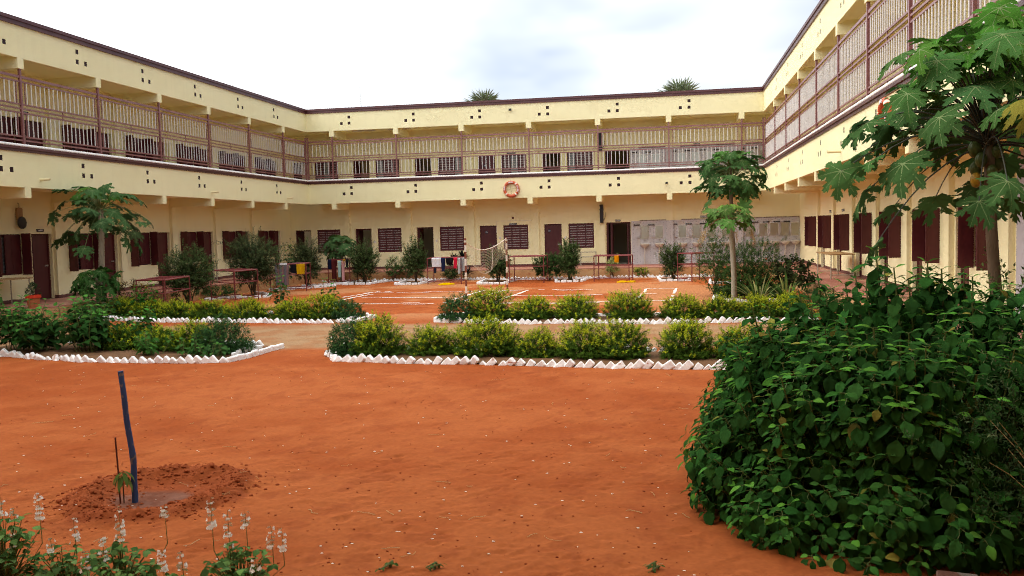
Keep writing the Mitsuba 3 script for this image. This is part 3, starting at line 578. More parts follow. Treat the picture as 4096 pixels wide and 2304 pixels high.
def drape(label, p, q, front, back, color, seed=0, thin=0.012, cat='laundry', amp=0.03):
    """A cloth hung over a rail between p and q: drops of front and back metres; color(u, v) -> rgb."""
    k = thing('hung_cloth', label, cat, 'washing hung on the drying racks')
    p, q = np.array(p, float), np.array(q, float); n, m = 15, 22
    ax = q - p; w = np.linalg.norm(ax); ax /= w; out = np.cross(ax, [0, 0, 1.0]); out /= np.linalg.norm(out)
    tot = front + back; v_, c_ = [], []
    for i_ in range(m + 1):
        s = tot * i_ / m
        for j_ in range(n + 1):
            u = j_ / n; wob = meshkit.noise(np.array([u * w * 9, 0.3 * s * 4, seed]), seed) - 0.5
            fold = amp * (math.sin(u * w * 34 + seed) * 0.6 + wob * 1.6)
            if s < front: dz, side, hang = -(front - s), 0.028, front - s
            else: dz, side, hang = -(s - front), -0.028, s - front
            side += fold * min(1, hang / 0.25) * (1 if side > 0 else 0.7); pinch = 1 - 0.18 * min(1, hang / 0.4) * (0.5 + 0.5 * math.sin(seed))
            v_.append(p + ax * w * (0.5 + (u - 0.5) * pinch) + out * (side if hang > 0.03 else side * hang / 0.03) + [0, 0, 0.024 + dz + (0.03 * wob if hang > 0.2 else 0)])
            c_.append(color(u, s / tot))
    a_ = np.array([[i_ * (n + 1) + j_ for j_ in range(n)] for i_ in range(m)]).ravel()
    f = np.vstack([np.stack([a_, a_ + 1, a_ + n + 2], 1), np.stack([a_, a_ + n + 2, a_ + n + 1], 1)])
    put(k, (np.array(v_), f), 'cloth', True, color=np.array(c_)); return k
def solid(*c): return lambda u, v: c
def stripes(a_, b_, n): return lambda u, v: a_ if int(u * n) % 2 else b_
z = 1.05
# rack 3 (left), front rail from (-14.9, 31.9) to (-13.65, 32.35)
drape('grey and pink striped sheet hanging on the left rack', (-14.75, 31.95, z), (-14.22, 32.15, z), 0.82, 0.3, stripes((0.30, 0.17, 0.17), (0.16, 0.15, 0.17), 6), 1)
drape('white cloth folded over the top of the rack with the striped sheet', (-14.55, 32.02, z + .012), (-14.3, 32.12, z + .012), 0.06, 0.2, solid(0.7, 0.7, 0.72), 2, amp=0.01)
drape('yellow cloth hanging beside the striped sheet', (-13.98, 32.24, z), (-13.68, 32.34, z), 0.42, 0.2, solid(0.62, 0.36, 0.01), 3)
drape('black shirt hanging between the striped sheet and the yellow cloth', (-14.2, 32.17, z), (-14.0, 32.23, z), 0.36, 0.25, solid(0.012, 0.012, 0.016), 4)
# rack 4 under the small papaya
x0, y0 = -14.55, 36.86
drape('dark navy towel at the left end of the rack under the small papaya', (x0 + .02, y0, z), (x0 + .2, y0 - .03, z), 0.42, 0.3, solid(0.012, 0.016, 0.04), 5)
drape('maroon trousers hanging low on the rack under the small papaya', (x0 + .2, y0 - .03, z), (x0 + .46, y0 - .08, z), 0.86, 0.3, solid(0.10, 0.022, 0.02), 6)
drape('pale mint towel on the rack under the small papaya', (x0 + .52, y0 - .1, z - .07), (x0 + .68, y0 - .13, z - .07), 0.72, 0.2, solid(0.34, 0.50, 0.46), 7)
drape('pink trousers on the rack under the small papaya', (x0 + .70, y0 - .13, z - .07), (x0 + .86, y0 - .17, z - .07), 0.86, 0.2, solid(0.62, 0.34, 0.34), 8)
drape('small ochre cloth on the rack under the small papaya', (x0 + .76, y0 - .15, z), (x0 + .88, y0 - .17, z), 0.18, 0.15, solid(0.35, 0.19, 0.02), 9)
drape('black sock-like cloth at the right end of the rack under the small papaya', (x0 + .92, y0 - .18, z), (x0 + 1.02, y0 - .2, z), 0.36, 0.2, solid(0.012, 0.012, 0.016), 10)
# rack 5
x0, y0, z = -9.72, 35.46, 1.06
def on5(a_, b_): return (x0 + a_, y0 - 0.056 * a_, z), (x0 + b_, y0 - 0.056 * b_, z)
drape('white shirt on the rack left of the net', *on5(.20, .60), 0.36, 0.3, solid(0.70, 0.71, 0.76), 11)
drape('navy trousers beside the white shirt on the rack left of the net', *on5(.60, .76), 0.56, 0.4, solid(0.016, 0.022, 0.06), 12)
drape('small black cloth peeping below the white shirt', (x0 + .28, y0 + 0.02, 0.66), (x0 + .38, y0 + 0.02, 0.66), 0.22, 0.1, solid(0.02, 0.02, 0.035), 13)
drape('black vest hanging from the middle of the rack left of the net', *on5(.80, 1.10), 0.20, 0.3, solid(0.014, 0.012, 0.014), 14)
drape('bright red cloth on the rack left of the net', *on5(1.13, 1.28), 0.44, 0.3, solid(0.60, 0.02, 0.055), 15)
drape('pale striped trousers at the right end of the rack left of the net', *on5(1.30, 1.42), 0.66, 0.4, stripes((0.56, 0.57, 0.58), (0.34, 0.36, 0.38), 5), 16)
drape('grey and white striped cloth bunched on the right side rail left of the net', (x0 + 1.42, y0 - .06, z), (x0 + 1.52, y0 + 0.45, z), 0.56, 0.3, stripes((0.55, 0.56, 0.57), (0.20, 0.22, 0.24), 7), 17, amp=0.05)
drape('orange cloth on the rack before the washroom door', (-2.12, 35.67, 1.02), (-1.95, 35.63, 1.02), 0.28, 0.2, solid(0.66, 0.26, 0.005), 18)
def dropped(label, x, y, rx, ry, c, seed):
    k = thing('dropped_cloth', label, 'cloth', 'yellow cloths lying on the earth')
    m = trimesh.creation.icosphere(3, 1.0); v = np.array(m.vertices); v *= (0.75 + 0.5 * meshkit.fbm(v * 1.8 + seed, 3, seed))[:, None]; v *= [rx, ry, 0.07]; v[:, 2] = np.maximum(v[:, 2], -0.01) + gz(x, y)
    put(k, (v + [x, y, 0], np.array(m.faces)), 'cloth', True, color=np.tile(c, (len(v), 1)))
dropped('flat yellow cloth lying under the rack left of the net', -8.85, 35.15, 0.36, 0.22, (0.72, 0.44, 0.0), 3)
dropped('crumpled yellow cloth at the right foot of the rack before the washroom', -1.80, 35.0, 0.22, 0.2, (0.66, 0.36, 0.005), 5)
dropped('smaller yellow cloth beside the crumpled one by the washroom rack', -1.45, 34.95, 0.2, 0.14, (0.66, 0.38, 0.005), 8)

# badminton posts and net
def net_pole(label, x, y, h, seed):
    k = thing('net_post', label, 'post', 'red and white badminton posts'); z0 = gz(x, y); n = int(round(h / 0.21)); q = np.random.default_rng(seed); lean = q.normal(0, 0.012, 2)
    zz = np.linspace(z0 - 0.05, h, n + 1)
    for i_ in range(n):
        a_, b_ = zz[i_], zz[i_ + 1]; P = lambda s: [x + lean[0] * s, y + lean[1] * s, s]
        part(k, 'band', tube([P(a_), P(b_)], 0.034 if i_ % 2 else 0.0335, 10), 'pole_red' if (n - i_) % 2 else 'pole_white', 40)
    part(k, 'rope_wrap', join(*[revolve([(0.034, -0.015), (0.046, -0.005), (0.046, 0.012), (0.034, 0.02)], 10, (x + lean[0] * s, y + lean[1] * s, s)) for s in (h - 0.10, h - 0.13, 0.62, 0.66, 0.72)]), 'net_cord')
    return x + lean[0] * h, y + lean[1] * h
A = net_pole('red and white banded post at the near end of the badminton net', -6.37, 27.83, 1.92, 1)
B = net_pole('red and white banded post at the far end of the badminton net', -5.78, 31.94, 1.88, 2)
k = thing('badminton_net', 'torn sagging badminton net slung between two banded posts', 'net')
nu, nv = 84, 15
def netp(u, v):
    x, y = A[0] + (B[0] - A[0]) * u, A[1] + (B[1] - A[1]) * u
    top = 1.80 * (1 - u) + 1.84 * u - 0.40 * 4 * u * (1 - u) * (0.55 + 0.45 * (1 - u)) ; H_ = 0.50 + 0.28 * math.sin(u * 3.0) + 0.12 * (meshkit.noise(np.array([u * 7, 0, 0]), 4) - 0.5)
    w = 0.10 * (meshkit.fbm(np.array([u * 6, v * 2, 1.0]), 2, 3) - 0.5) * v
    return [x + w, y + 0.3 * w, top - H_ * v]
PN = np.array([[netp(i_ / nu, j_ / nv) for j_ in range(nv + 1)] for i_ in range(nu + 1)])
part(k, 'tape', tube(PN[:, 0], 0.015, 6), 'buoy_band')
b = MB(); rip = lambda i_, j_: meshkit.fbm(np.array([i_ / nu * 5, j_ / nv * 1.6, 9.0]), 3, 6) + 0.25 * j_ / nv - (0.22 if 0.12 < i_ / nu < 0.66 else 0)
def strip(p, q, w=0.0042):
    d = q - p; s = np.cross(d, [1, 0.1, 0]); s = s / (np.linalg.norm(s) + 1e-9) * w; b.add([p + s, q + s, q - s, p - s], [[0, 1, 2], [0, 2, 3]])
for i_ in range(nu):
    for j_ in range(1, nv + 1):
        if rip(i_, j_) < 0.62: strip(PN[i_, j_], PN[i_ + 1, j_]); strip(PN[i_, j_], PN[i_, j_ - 1])
part(k, 'mesh', b.mesh(), 'net_cord', kind='stuff')
part(k, 'side_tape', tube(PN[int(nu * 0.62), ::3], 0.010, 5), 'buoy_band'); part(k, 'hem_rope', tube([PN[i_, nv] + [0, 0, 0.01] for i_ in range(10, int(nu * .62), 3)], 0.008, 5), 'net_cord')

# blue stake, thin stick and sapling in the dug basin
k = thing('blue_stake', 'crooked blue-painted wooden stake standing in the dug earth ring', 'stake')
zz = np.linspace(gz(-4.40, 6.66) - 0.08, 1.07, 26); t_ = (zz - zz[0]) / (zz[-1] - zz[0])
px = -4.396 - 0.070 * np.clip(t_ - 0.28, 0, 1) + 0.008 * np.exp(-((t_ - 0.36) / 0.08) ** 2) + 0.003 * np.sin(t_ * 17); v, f = tube(np.stack([px, 6.66 + 0.015 * np.sin(t_ * 5), zz], 1), 0.0255 - 0.004 * t_ + 0.0035 * np.exp(-((t_ - 0.40) / 0.03) ** 2), 14)
put(k, (v + 0.004 * (meshkit.fbm(v * 30, 3, 2)[:, None] - 0.5), f), 'stake_blue', 40)
k = thing('thin_stick', 'thin rusty stick beside the blue stake in the dug ring', 'stick'); put(k, tube([[-4.49, 6.61, -0.03], [-4.495, 6.61, 0.25], [-4.505, 6.61, 0.525]], 0.0075, 6), 'rust')

# fittings on the walls
def sign(label, side, s, z, w, h, text, cat='sign', d=DV):
    k = thing('name_plate', label, cat, 'small name plates over the doors'); W = frames[side]
    put(k, WB(W).b((s - w / 2, d - 0.02, z - h / 2), (s + w / 2, d - 0.001, z + h / 2)).mesh(), 'sign_navy')
    m = meshkit.text_mesh(text, h * 0.42, 0.003, True); v = np.array(m.vertices); v[:, 0] -= v[:, 0].max() / 2; v[:, 1] -= h * 0.21
    v[:, 0] *= min(1, w * 0.86 / np.ptp(v[:, 0])); e = {'far': np.array([1, 0, 0]), 'left': np.array([0, 1, 0]), 'right': np.array([0, -1, 0])}[side]
    o = np.array(W(s, d - 0.0215, z)); n_ = np.cross(e, [0, 0, 1.0]); part(k, 'lettering', (o + v[:, :1] * e + v[:, 1:2] * np.array([0, 0, 1.0]) + v[:, 2:] * n_, np.array(m.faces)), 'sign_white')
sign('navy name plate over the door at the far left of the left veranda', 'left', 23.78, 2.47, 0.30, 0.085, 'WARDEN')
sign('navy name plate over the shuttered window behind the net, longest of them', 'far', -7.2, 2.41, 0.36, 0.085, 'DORMITORY-IV')
sign('navy name plate over the washroom door', 'far', -2.29, 2.45, 0.24, 0.085, 'TOILET')
sign('navy name plate over the tiled wall, half behind papaya leaves', 'far', 1.6, 2.53, 0.34, 0.085, 'BATH ROOM', d=DV)
sign('navy name plate on the right wall, second from the far corner', 'right', 31.6, 2.53, 0.36, 0.085, 'ROOM')
sign('navy name plate on the right wall, nearest the far corner', 'right', 34.0, 2.53, 0.30, 0.085, 'ROOM')
sign('navy name plate upstairs over the door at the left end', 'left', 23.4, 5.86, 0.32, 0.09, 'OFFICE')
sign('navy name plate upstairs on the far wing over the middle window', 'far', -7.2, 5.74, 0.42, 0.085, 'DORMITORY')
sign('navy name plate upstairs over the wash wall', 'far', 1.3, 5.80, 0.30, 0.085, 'BATH ROOM')
for q, (s, z, t_) in enumerate([(-8.5, 2.06, '12'), (-5.5, 2.06, '14'), (-8.5, 5.2, '40')]):
    sign(['small number plate on the closed door left of the net', 'small number plate on the door right of the middle window', 'small number plate on the closed door upstairs'][q], 'far', s, z, 0.12, 0.12, t_, 'number plate', DV + (0.11 if q != 1 else 0.11))

k = thing('wall_gong', 'black round gong hung from a wooden block on the left wall', 'gong'); x_, y_ = XL - DV + 0.055, 22.9
part(k, 'block', hull(chamfer_box(0.07, 0.22, 0.34, 0.012) + [x_, y_, 2.95]), 'ply_top'); part(k, 'hook', tube([[x_, y_, 3.11], [x_ + .02, y_ - .02, 3.22], [x_, y_ - .04, 3.26]], 0.008, 5), 'black_metal')
v, f = revolve([(0, -0.02), (0.14, -0.02), (0.175, -0.005), (0.175, 0.02), (0.14, 0.03), (0, 0.035)], 28); part(k, 'disc', (np.stack([v[:, 2] + x_ + 0.05, v[:, 0] + y_ + 0.02, v[:, 1] + 2.69], 1), f), 'black_metal', 40)

def buoy(label, side, s, z, R=0.31):
    k = thing('lifebuoy', label, 'lifebuoy', 'orange lifebuoys on the balcony bands'); W = frames[side]; o = np.array(W(s, -0.075, z))
    e = np.array([1.0, 0, 0]) if side == 'far' else np.array([0, -1.0, 0]); up = np.array([0, 0, 1.0]); n_ = np.cross(e, up)
    def torus(a0, a1, r0, m=14):
        v_ = []; a_ = np.linspace(a0, a1, m)
        pts = o + R * (np.cos(a_)[:, None] * e + np.sin(a_)[:, None] * up); return tube(pts, r0, 12)
    part(k, 'ring', torus(0, 2 * math.pi, 0.065, 49), 'buoy_orange', 50)
    for a_ in (0.85, 2.5 + 1.4, 5.45): part(k, 'band', torus(a_ - 0.1, a_ + 0.1, 0.069, 5), 'buoy_band', 50)
    for a_ in (0.05, 1.62, 3.1, 4.75): part(k, 'cord', tube([o + (R - 0.06) * (math.cos(a_) * e + math.sin(a_) * up), o + 0.03 * (math.cos(a_ + 1) * e + math.sin(a_ + 1) * up)], 0.007, 5), 'rope')
    for txt, mid, wd in (('MARINE', 1.62, 0.60), ('COLLEGE', 0.05, 0.95), ('INDIA', 3.05, 0.55)):
        for q, ch in enumerate(txt):
            a_ = mid + wd * (0.5 - (q + 0.5) / len(txt)); m = meshkit.text_mesh(ch, 0.062, 0.004, True); v = np.array(m.vertices); v[:, 0] -= v[:, 0].max() / 2; v[:, 1] -= 0.031
            ra, ta = math.cos(a_) * e + math.sin(a_) * up, math.sin(a_) * e - math.cos(a_) * up
            part(k, 'letter', (o + R * ra + v[:, :1] * ta + v[:, 1:2] * ra + (v[:, 2:] + 0.064) * n_, np.array(m.faces)), 'sign_white')
buoy('orange lifebuoy with white lettering fixed to the far balcony band', 'far', -6.93, 3.97)
buoy('orange lifebuoy half hidden by papaya leaves on the right balcony band', 'right', 17.9, 4.05, 0.33)

def column_speaker(label, s, z0, z1):
    k = thing('column_speaker', label, 'loudspeaker', 'dark column loudspeakers on the far wing'); W = frames['far']
    part(k, 'cabinet', WB(W).b((s - 0.075, DV - 0.26, z0), (s + 0.075, DV - 0.13, z1)).mesh(), 'dark_brown'); part(k, 'grille', WB(W).b((s - 0.060, DV - 0.268, z0 + 0.04), (s + 0.060, DV - 0.2605, z1 - 0.04)).mesh(), 'black_metal')
    part(k, 'bracket', WB(W).b((s - 0.02, DV - 0.13, (z0 + z1) / 2 - 0.03), (s + 0.02, DV - 0.11, (z0 + z1) / 2 + 0.03)).mesh(), 'black_metal')
    part(k, 'cable', tube([W(s + 0.08, DV - 0.18, z0 + 0.12), W(s + 0.14, DV - 0.15, z0 + 0.18), W(s + 0.17, DV - 0.12, z0 + 0.32), W(s + 0.17, DV - 0.115, z0 + 0.48)], 0.010, 5), 'black_metal')
column_speaker('dark column loudspeaker on the pilaster left of the washroom, ground floor', fb[4], 2.36, 3.20)
column_speaker('dark column loudspeaker on the upper pilaster above the other one', fb[4], 5.66, 6.50)

def spout(label, side, s, z, L=0.30):
    k = thing('drain_spout', label, 'drain pipe', 'short cream drain pipes on the balcony bands'); W = frames[side]; e = np.array(W(s, -1, z)) - np.array(W(s, 0, z)); o = np.array(W(s, 0.02, z))
    v, f = revolve([(0.024, L), (0.033, L), (0.034, 0), (0.024, 0), (0.024, L)], 14); x_ = np.cross(e, [0, 0, 1.0]); put(k, (o + v[:, :1] * x_ + v[:, 1:2] * np.array([0, 0, 1.0]) + v[:, 2:] * e, f), 'cream_pipe', 40)
spout('cream drain pipe jutting from the left band, nearest', 'left', 21.72, 3.80); spout('cream drain pipe jutting from the left band, farther along', 'left', 30.9, 3.80); spout('cream drain pipe jutting from the left band beside the far corner', 'left', 37.6, 3.80)
spout('cream drain pipe jutting from the right band under the square holes', 'right', 22.6, 3.82, 0.34)
for q, (s, z) in enumerate([(-10.92, 1.72), (-7.83, 1.78), (-4.74, 1.72), (-14.0, 1.72)]):
    k = thing('switch_box', ['small pale switch box left of the window above the washing', 'small pale switch box left of the window behind the net', 'small pale switch box right of the maroon door left of the washroom', 'small pale switch box in the leftmost bay with a visible window'][q], 'switch box'); W = frames['far']; put(k, WB(W).b((s - .04, DV - .03, z - .05), (s + .04, DV - .001, z + .05)).mesh(), 'baluster_white')
k = thing('wall_conduit', 'thin cream conduit running over the window behind the net', 'conduit'); W = frames['far']
put(k, WB(W).b((-8.0, DV - 0.016, 2.56), (-6.3, DV - 0.001, 2.575)).b((-8.0, DV - 0.016, 1.98), (-7.985, DV - 0.0012, 2.559)).mesh(), 'baluster_white')
k = thing('wall_bell', 'small round brown bell above the window behind the net', 'bell'); v, f = revolve([(0, 0.04), (0.035, 0.035), (0.055, 0.01), (0.055, 0)], 16); o = np.array(frames['far'](-7.2, DV - 0.001, 2.70)); put(k, (o + np.stack([v[:, 0], -v[:, 2], v[:, 1]], 1), f), 'skirting', 40)
k = thing('floodlight', 'small dark floodlight under the parapet of the far wing', 'floodlight'); W = frames['far']; part(k, 'head', hull(chamfer_box(0.12, 0.07, 0.10, 0.012) + np.array(W(-6.9, -0.10, 7.50))), 'black_metal'); part(k, 'arm', tube([W(-6.9, 0.01, 7.53), W(-6.9, -0.08, 7.51)], 0.012, 6), 'steel')
k = thing('floodlight', 'small dark floodlight on the far balcony band above the washroom', 'floodlight'); part(k, 'head', hull(chamfer_box(0.11, 0.07, 0.09, 0.012) + np.array(W(-0.05, -0.10, 4.02))), 'black_metal'); part(k, 'arm', tube([W(-0.05, 0.01, 4.05), W(-0.05, -0.08, 4.03)], 0.012, 6), 'steel')
for q, s in enumerate((-14.6, -12.9)): k = thing('tube_light', ['fluorescent tube under the far upper balcony roof, left one', 'fluorescent tube under the far upper balcony roof, right one'][q], 'tube light', 'tube lights under the balcony roof'); put(k, WB(W).b((s, 0.8, ZU + 0.012), (s + 1.1, 0.85, ZU + 0.059)).mesh(), 'baluster_white')
k = thing('aerial_mast', 'thin metal mast on the roof of the far wing', 'mast'); put(k, tube([[-15.2, 44.0, 7.1], [-15.3, 44.0, 9.6]], 0.014, 5), 'steel')
for q, (x_, y_) in enumerate([(-17.9, 35.5), (-17.9, 36.9)]):
    k = thing('steel_rod', ['bare reinforcing rod on the left roof, nearer one', 'bare reinforcing rod on the left roof, farther one'][q], 'rod', 'bare rods on the left roof'); put(k, tube([[x_, y_, 7.0], [x_, y_, 8.55]], 0.010, 5), 'rust')

# washbasins, mirrors, soap shelves, towel bars
def basin(i_, s, fl, up):
    W = frames['far']; o = np.array([s, YF + DV - 0.022, fl]); wh = 'upstairs' if up else 'on the ground floor'; nth = ['first', 'second', 'third', 'fourth', 'fifth', 'sixth', 'seventh', 'eighth', 'ninth', 'tenth', 'eleventh'][i_]
    if not up:
        k = thing('wash_basin', f'stained white washbasin on the tiled wall {wh}, {nth} from the left', 'washbasin', 'washbasins on the tiled wall')
        v, f = revolve([(0, -0.16), (0.06, -0.155), (0.16, -0.09), (0.215, -0.02), (0.22, 0), (0.20, 0), (0.19, -0.02), (0.13, -0.075), (0, -0.10)], 24); v = v[:, :] * [1, 0.82, 1]; part(k, 'bowl', (v + o + [0, -0.185, 0.925], f), 'porcelain', 40)
        part(k, 'back_rim', hull(chamfer_box(0.36, 0.08, 0.05, 0.012) + o + [0, -0.045, 0.925]), 'porcelain')
        part(k, 'waste_pipe', tube([o + [0, -0.18, 0.78], o + [0.005, -0.17, 0.6], o + [-0.03, -0.13, 0.42], o + [-0.02, -0.10, 0.2], o + [-0.02, -0.09, 0.0]], 0.024, 8), 'porcelain', 40)
        part(k, 'tap', join(tube([o + [0, -0.002, 1.10], o + [0, -0.10, 1.10], o + [0, -0.13, 1.06]], 0.014, 8), tube([o + [-0.04, -0.06, 1.12], o + [0.04, -0.06, 1.12]], 0.010, 6)), 'steel', 40)
        for b_ in (-1, 1): part(k, 'bracket', hull(chamfer_box(0.03, 0.22, 0.02, 0.004) + o + [0.17 * b_, -0.115, 0.84]), 'black_metal')
    k = thing('wall_mirror', f'framed mirror on the tiled wall {wh}, {nth} from the left', 'mirror', 'mirrors over the washbasins'); r_ = np.random.default_rng(i_ + 40 * up)
    zc = 1.46 if not up else 1.42; w_ = 0.17; tilt = 0.012 + 0.02 * r_.random(); y1 = -0.012
    q = MB(); hh = 0.285
    fr = MB()
    for a_, b_ in (((-w_ - .02, -hh - .02), (-w_, hh + .02)), ((w_, -hh - .02), (w_ + .02, hh + .02)), ((-w_, hh), (w_, hh + .02)), ((-w_, -hh - .02), (w_, -hh))): fr.box(o + [a_[0], y1 - 0.016, zc + a_[1]], o + [b_[0], -0.001, zc + b_[1]])
    part(k, 'frame', fr.mesh(), 'baluster_white' if up or i_ % 3 else 'pale_metal')
    part(k, 'glass', (np.array([o + [-w_, y1 + 0.004, zc - hh], o + [w_, y1 + 0.004, zc - hh], o + [w_, y1 + 0.004 - 0.004, zc + hh], o + [-w_, y1 + 0.004 - 0.004, zc + hh]]), np.array([[0, 1, 2], [0, 2, 3]])), 'mirror_glass')
    if not up:
        k = thing('soap_shelf', f'small grey soap shelf left of the {nth} washbasin mirror', 'shelf', 'soap shelves on the tiled wall'); put(k, MB().box(o + [-0.36, -0.10, 1.22], o + [-0.22, -0.001, 1.235]).box(o + [-0.36, -0.10, 1.235], o + [-0.35, -0.001, 1.30]).box(o + [-0.23, -0.10, 1.235], o + [-0.22, -0.001, 1.30]).mesh(), 'grille_grey')
    k = thing('towel_bar', f'short black towel bar left of the {nth} mirror {wh}', 'towel bar', 'towel bars on the tiled wall')
    put(k, join(tube([o + [-0.46, -0.05, 1.80], o + [-0.24, -0.05, 1.80]], 0.020, 6), *[tube([o + [q_, -0.001, 1.80], o + [q_, -0.055, 1.80]], 0.034, 8) for q_ in (-0.46, -0.24)]), 'black_metal')
for i_, s in enumerate([-1.08, -0.42, 0.62, 1.26, 1.90, 2.54, 3.62, 4.18, 4.66, 5.12, 5.56]): basin(i_, s, ZF0, False)
for i_, s in enumerate([-1.15, -0.5, 0.62, 1.26, 1.90, 2.54, 3.62, 4.18]): basin(i_, s, ZF1, True)

def table(label, x, y, lx, ly, z0, h=0.72):
    k = thing('table', label, 'table', 'plain tables on the verandas'); part(k, 'top', hull(chamfer_box(lx, ly, 0.028, 0.006) + [x, y, z0 + h]), 'ply_top')
    for sx in (-1, 1):
        for sy in (-1, 1): part(k, 'leg', tube([[x + sx * (lx / 2 - 0.06), y + sy * (ly / 2 - 0.08), z0 + h - 0.014], [x + sx * (lx / 2 - 0.05), y + sy * (ly / 2 - 0.07), z0]], 0.017, 8), 'pale_metal')
    for sy in (-1, 1): part(k, 'stretcher', tube([[x - lx / 2 + 0.055, y + sy * (ly / 2 - 0.075), z0 + 0.12], [x + lx / 2 - 0.055, y + sy * (ly / 2 - 0.075), z0 + 0.12]], 0.012, 6), 'pale_metal')
table('long plywood table on metal legs against the right wall', 5.15, 29.6, 0.75, 2.6, ZF0, 0.74)
table('plywood table at the far left edge before the first window', -17.85, 21.4, 0.7, 1.9, ZF0, 0.72)
table('plywood table half hidden by shrubs on the left veranda', -17.9, 32.6, 0.6, 0.9, ZF0, 0.70)
k = thing('metal_stand', 'bare metal stand on the far veranda left of the washroom door', 'stand')
for x_ in (-4.0, -3.3):
    for y_ in (41.0, 41.45): part(k, 'leg', tube([[x_, y_, ZF0], [x_, y_, ZF0 + 0.62]], 0.014, 6), 'pale_metal')
for z_ in (0.16, 0.40, 0.62):
    for y_ in (41.0, 41.45): part(k, 'rail', tube([[-4.0, y_, ZF0 + z_], [-3.3, y_, ZF0 + z_]], 0.012, 6), 'pale_metal')
    for x_ in (-4.0, -3.3): part(k, 'rail', tube([[x_, 41.0, ZF0 + z_], [x_, 41.45, ZF0 + z_]], 0.012, 6), 'pale_metal')
k = thing('green_bucket', 'bright green plastic bucket inside the second doorway from the left', 'bucket'); o = np.array([-11.75, 41.55, ZF0 + 0.001]); v, f = revolve([(0, 0), (0.12, 0), (0.155, 0.28), (0.165, 0.29), (0.165, 0.30), (0.148, 0.30), (0.113, 0.012), (0, 0.012)], 20); part(k, 'body', (v + o, f), 'plastic_green', 40)
a_ = np.linspace(0, math.pi, 12); part(k, 'handle', tube(np.stack([o[0] + 0.16 * np.cos(a_), o[1] - 0.10 * np.sin(a_), o[2] + 0.29 - 0.09 * np.sin(a_)], 1), 0.005, 5), 'steel')
k = thing('wall_tap', 'small brown tap on the wall right of the window behind the net', 'tap'); o = np.array([-6.50, YF + DV, 1.52]); put(k, join(tube([o, o + [0, -0.12, 0], o + [0, -0.15, -0.04]], 0.016, 8), tube([o + [-0.10, -0.05, 0.03], o + [0.05, -0.05, 0.03]], 0.012, 6)), 'skirting')
# ------------------------------------------------------------------ foliage
TEMPL = {  # x across (half width 1), y along 0..1, z lift; triangles
    'small': (np.array([[0, 0, 0], [-1, .45, .10], [0, .5, -.04], [1, .45, .10], [0, 1, -.12]]), np.array([[0, 2, 1], [0, 3, 2], [1, 2, 4], [2, 3, 4]])),
    'lance': (np.array([[0, 0, 0], [-1, .35, .05], [1, .35, .05], [0, 1, -.10]]), np.array([[0, 2, 1], [1, 2, 3]])),
    'ovate': (np.array([[0, 0, 0], [0, .34, .02], [0, .7, -.06], [0, 1.03, -.22], [-.72, .18, .05], [-1, .45, .07], [-.62, .76, -.02], [.72, .18, .05], [1, .45, .07], [.62, .76, -.02]]),
              np.array([[0, 1, 4], [4, 1, 5], [5, 1, 2], [5, 2, 6], [6, 2, 3], [0, 7, 1], [7, 8, 1], [8, 2, 1], [8, 9, 2], [9, 3, 2]])),
}
# a broad quilted leaf: midrib sunk, side veins puckered
def broad():
    ys = np.array([0, .10, .22, .36, .50, .64, .78, .90, 1.0]); hw = np.array([.04, .50, .86, 1.0, .97, .80, .55, .27, .02]); v = []
    for i_, (y, w) in enumerate(zip(ys, hw)):
        for x in (-1, -.5, 0, .5, 1):
            z = .10 * abs(x) * w + (.035 if i_ % 2 else -.02) * (1 if abs(x) == .5 else 0) - (.05 if abs(x) == 1 else 0) - .20 * y ** 2.2
            v.append([x * w, y + .05 * abs(x) * (1 if 0 < i_ < 8 else 0), z])
    n = 5; f = []
    for i_ in range(8):
        for j_ in range(4):
            a_ = i_ * n + j_; f += [[a_, a_ + 1, a_ + n + 1], [a_, a_ + n + 1, a_ + n]]
    return np.array(v), np.array(f)
TEMPL['broad'] = broad()
def unit(a): return a / (np.linalg.norm(a, axis=-1, keepdims=True) + 1e-9)
def leafset(P, D, N, L, W, kind, C):
    """n leaves: base P, direction D, upper side roughly N, length L, half width W, colour C -> vertices, triangles, vertex colours."""
    tv, tf = TEMPL[kind]; P, D = np.asarray(P, float), unit(np.asarray(D, float)); S = unit(np.cross(D, N)); N = np.cross(S, D)
    L, W = np.broadcast_to(L, len(P))[:, None, None], np.broadcast_to(W, len(P))[:, None, None]
    v = P[:, None] + tv[None, :, 1:2] * L * D[:, None] + tv[None, :, 0:1] * W * S[:, None] + tv[None, :, 2:3] * L * N[:, None]
    f = tf[None] + (np.arange(len(P)) * len(tv))[:, None, None]
    return v.reshape(-1, 3), f.reshape(-1, 3), np.repeat(np.asarray(C, float), len(tv), 0)
def put_leaves(holder, base, sets, bsdf='leaf', smooth=True, label=None, kind=None):
    b = MB(); [b.add(v, f) for v, f, _ in sets]; v, f = b.mesh()
    return part(holder, base, (v, f), bsdf, smooth, label, kind, color=np.vstack([c for _, _, c in sets]))
def tone(q, c, n, s=0.22):
    c = np.asarray(c, float); g = np.exp(q.normal(0, s, (n, 1))) * (1 + q.normal(0, 0.06, (n, 3))); return np.clip(c * g, 0.002, 0.9)
def sphere_dirs(q, n, zmin=-1.0):
    z = q.uniform(zmin, 1, n); a_ = q.uniform(0, 2 * np.pi, n); r_ = np.sqrt(1 - z * z); return np.stack([r_ * np.cos(a_), r_ * np.sin(a_), z], 1)

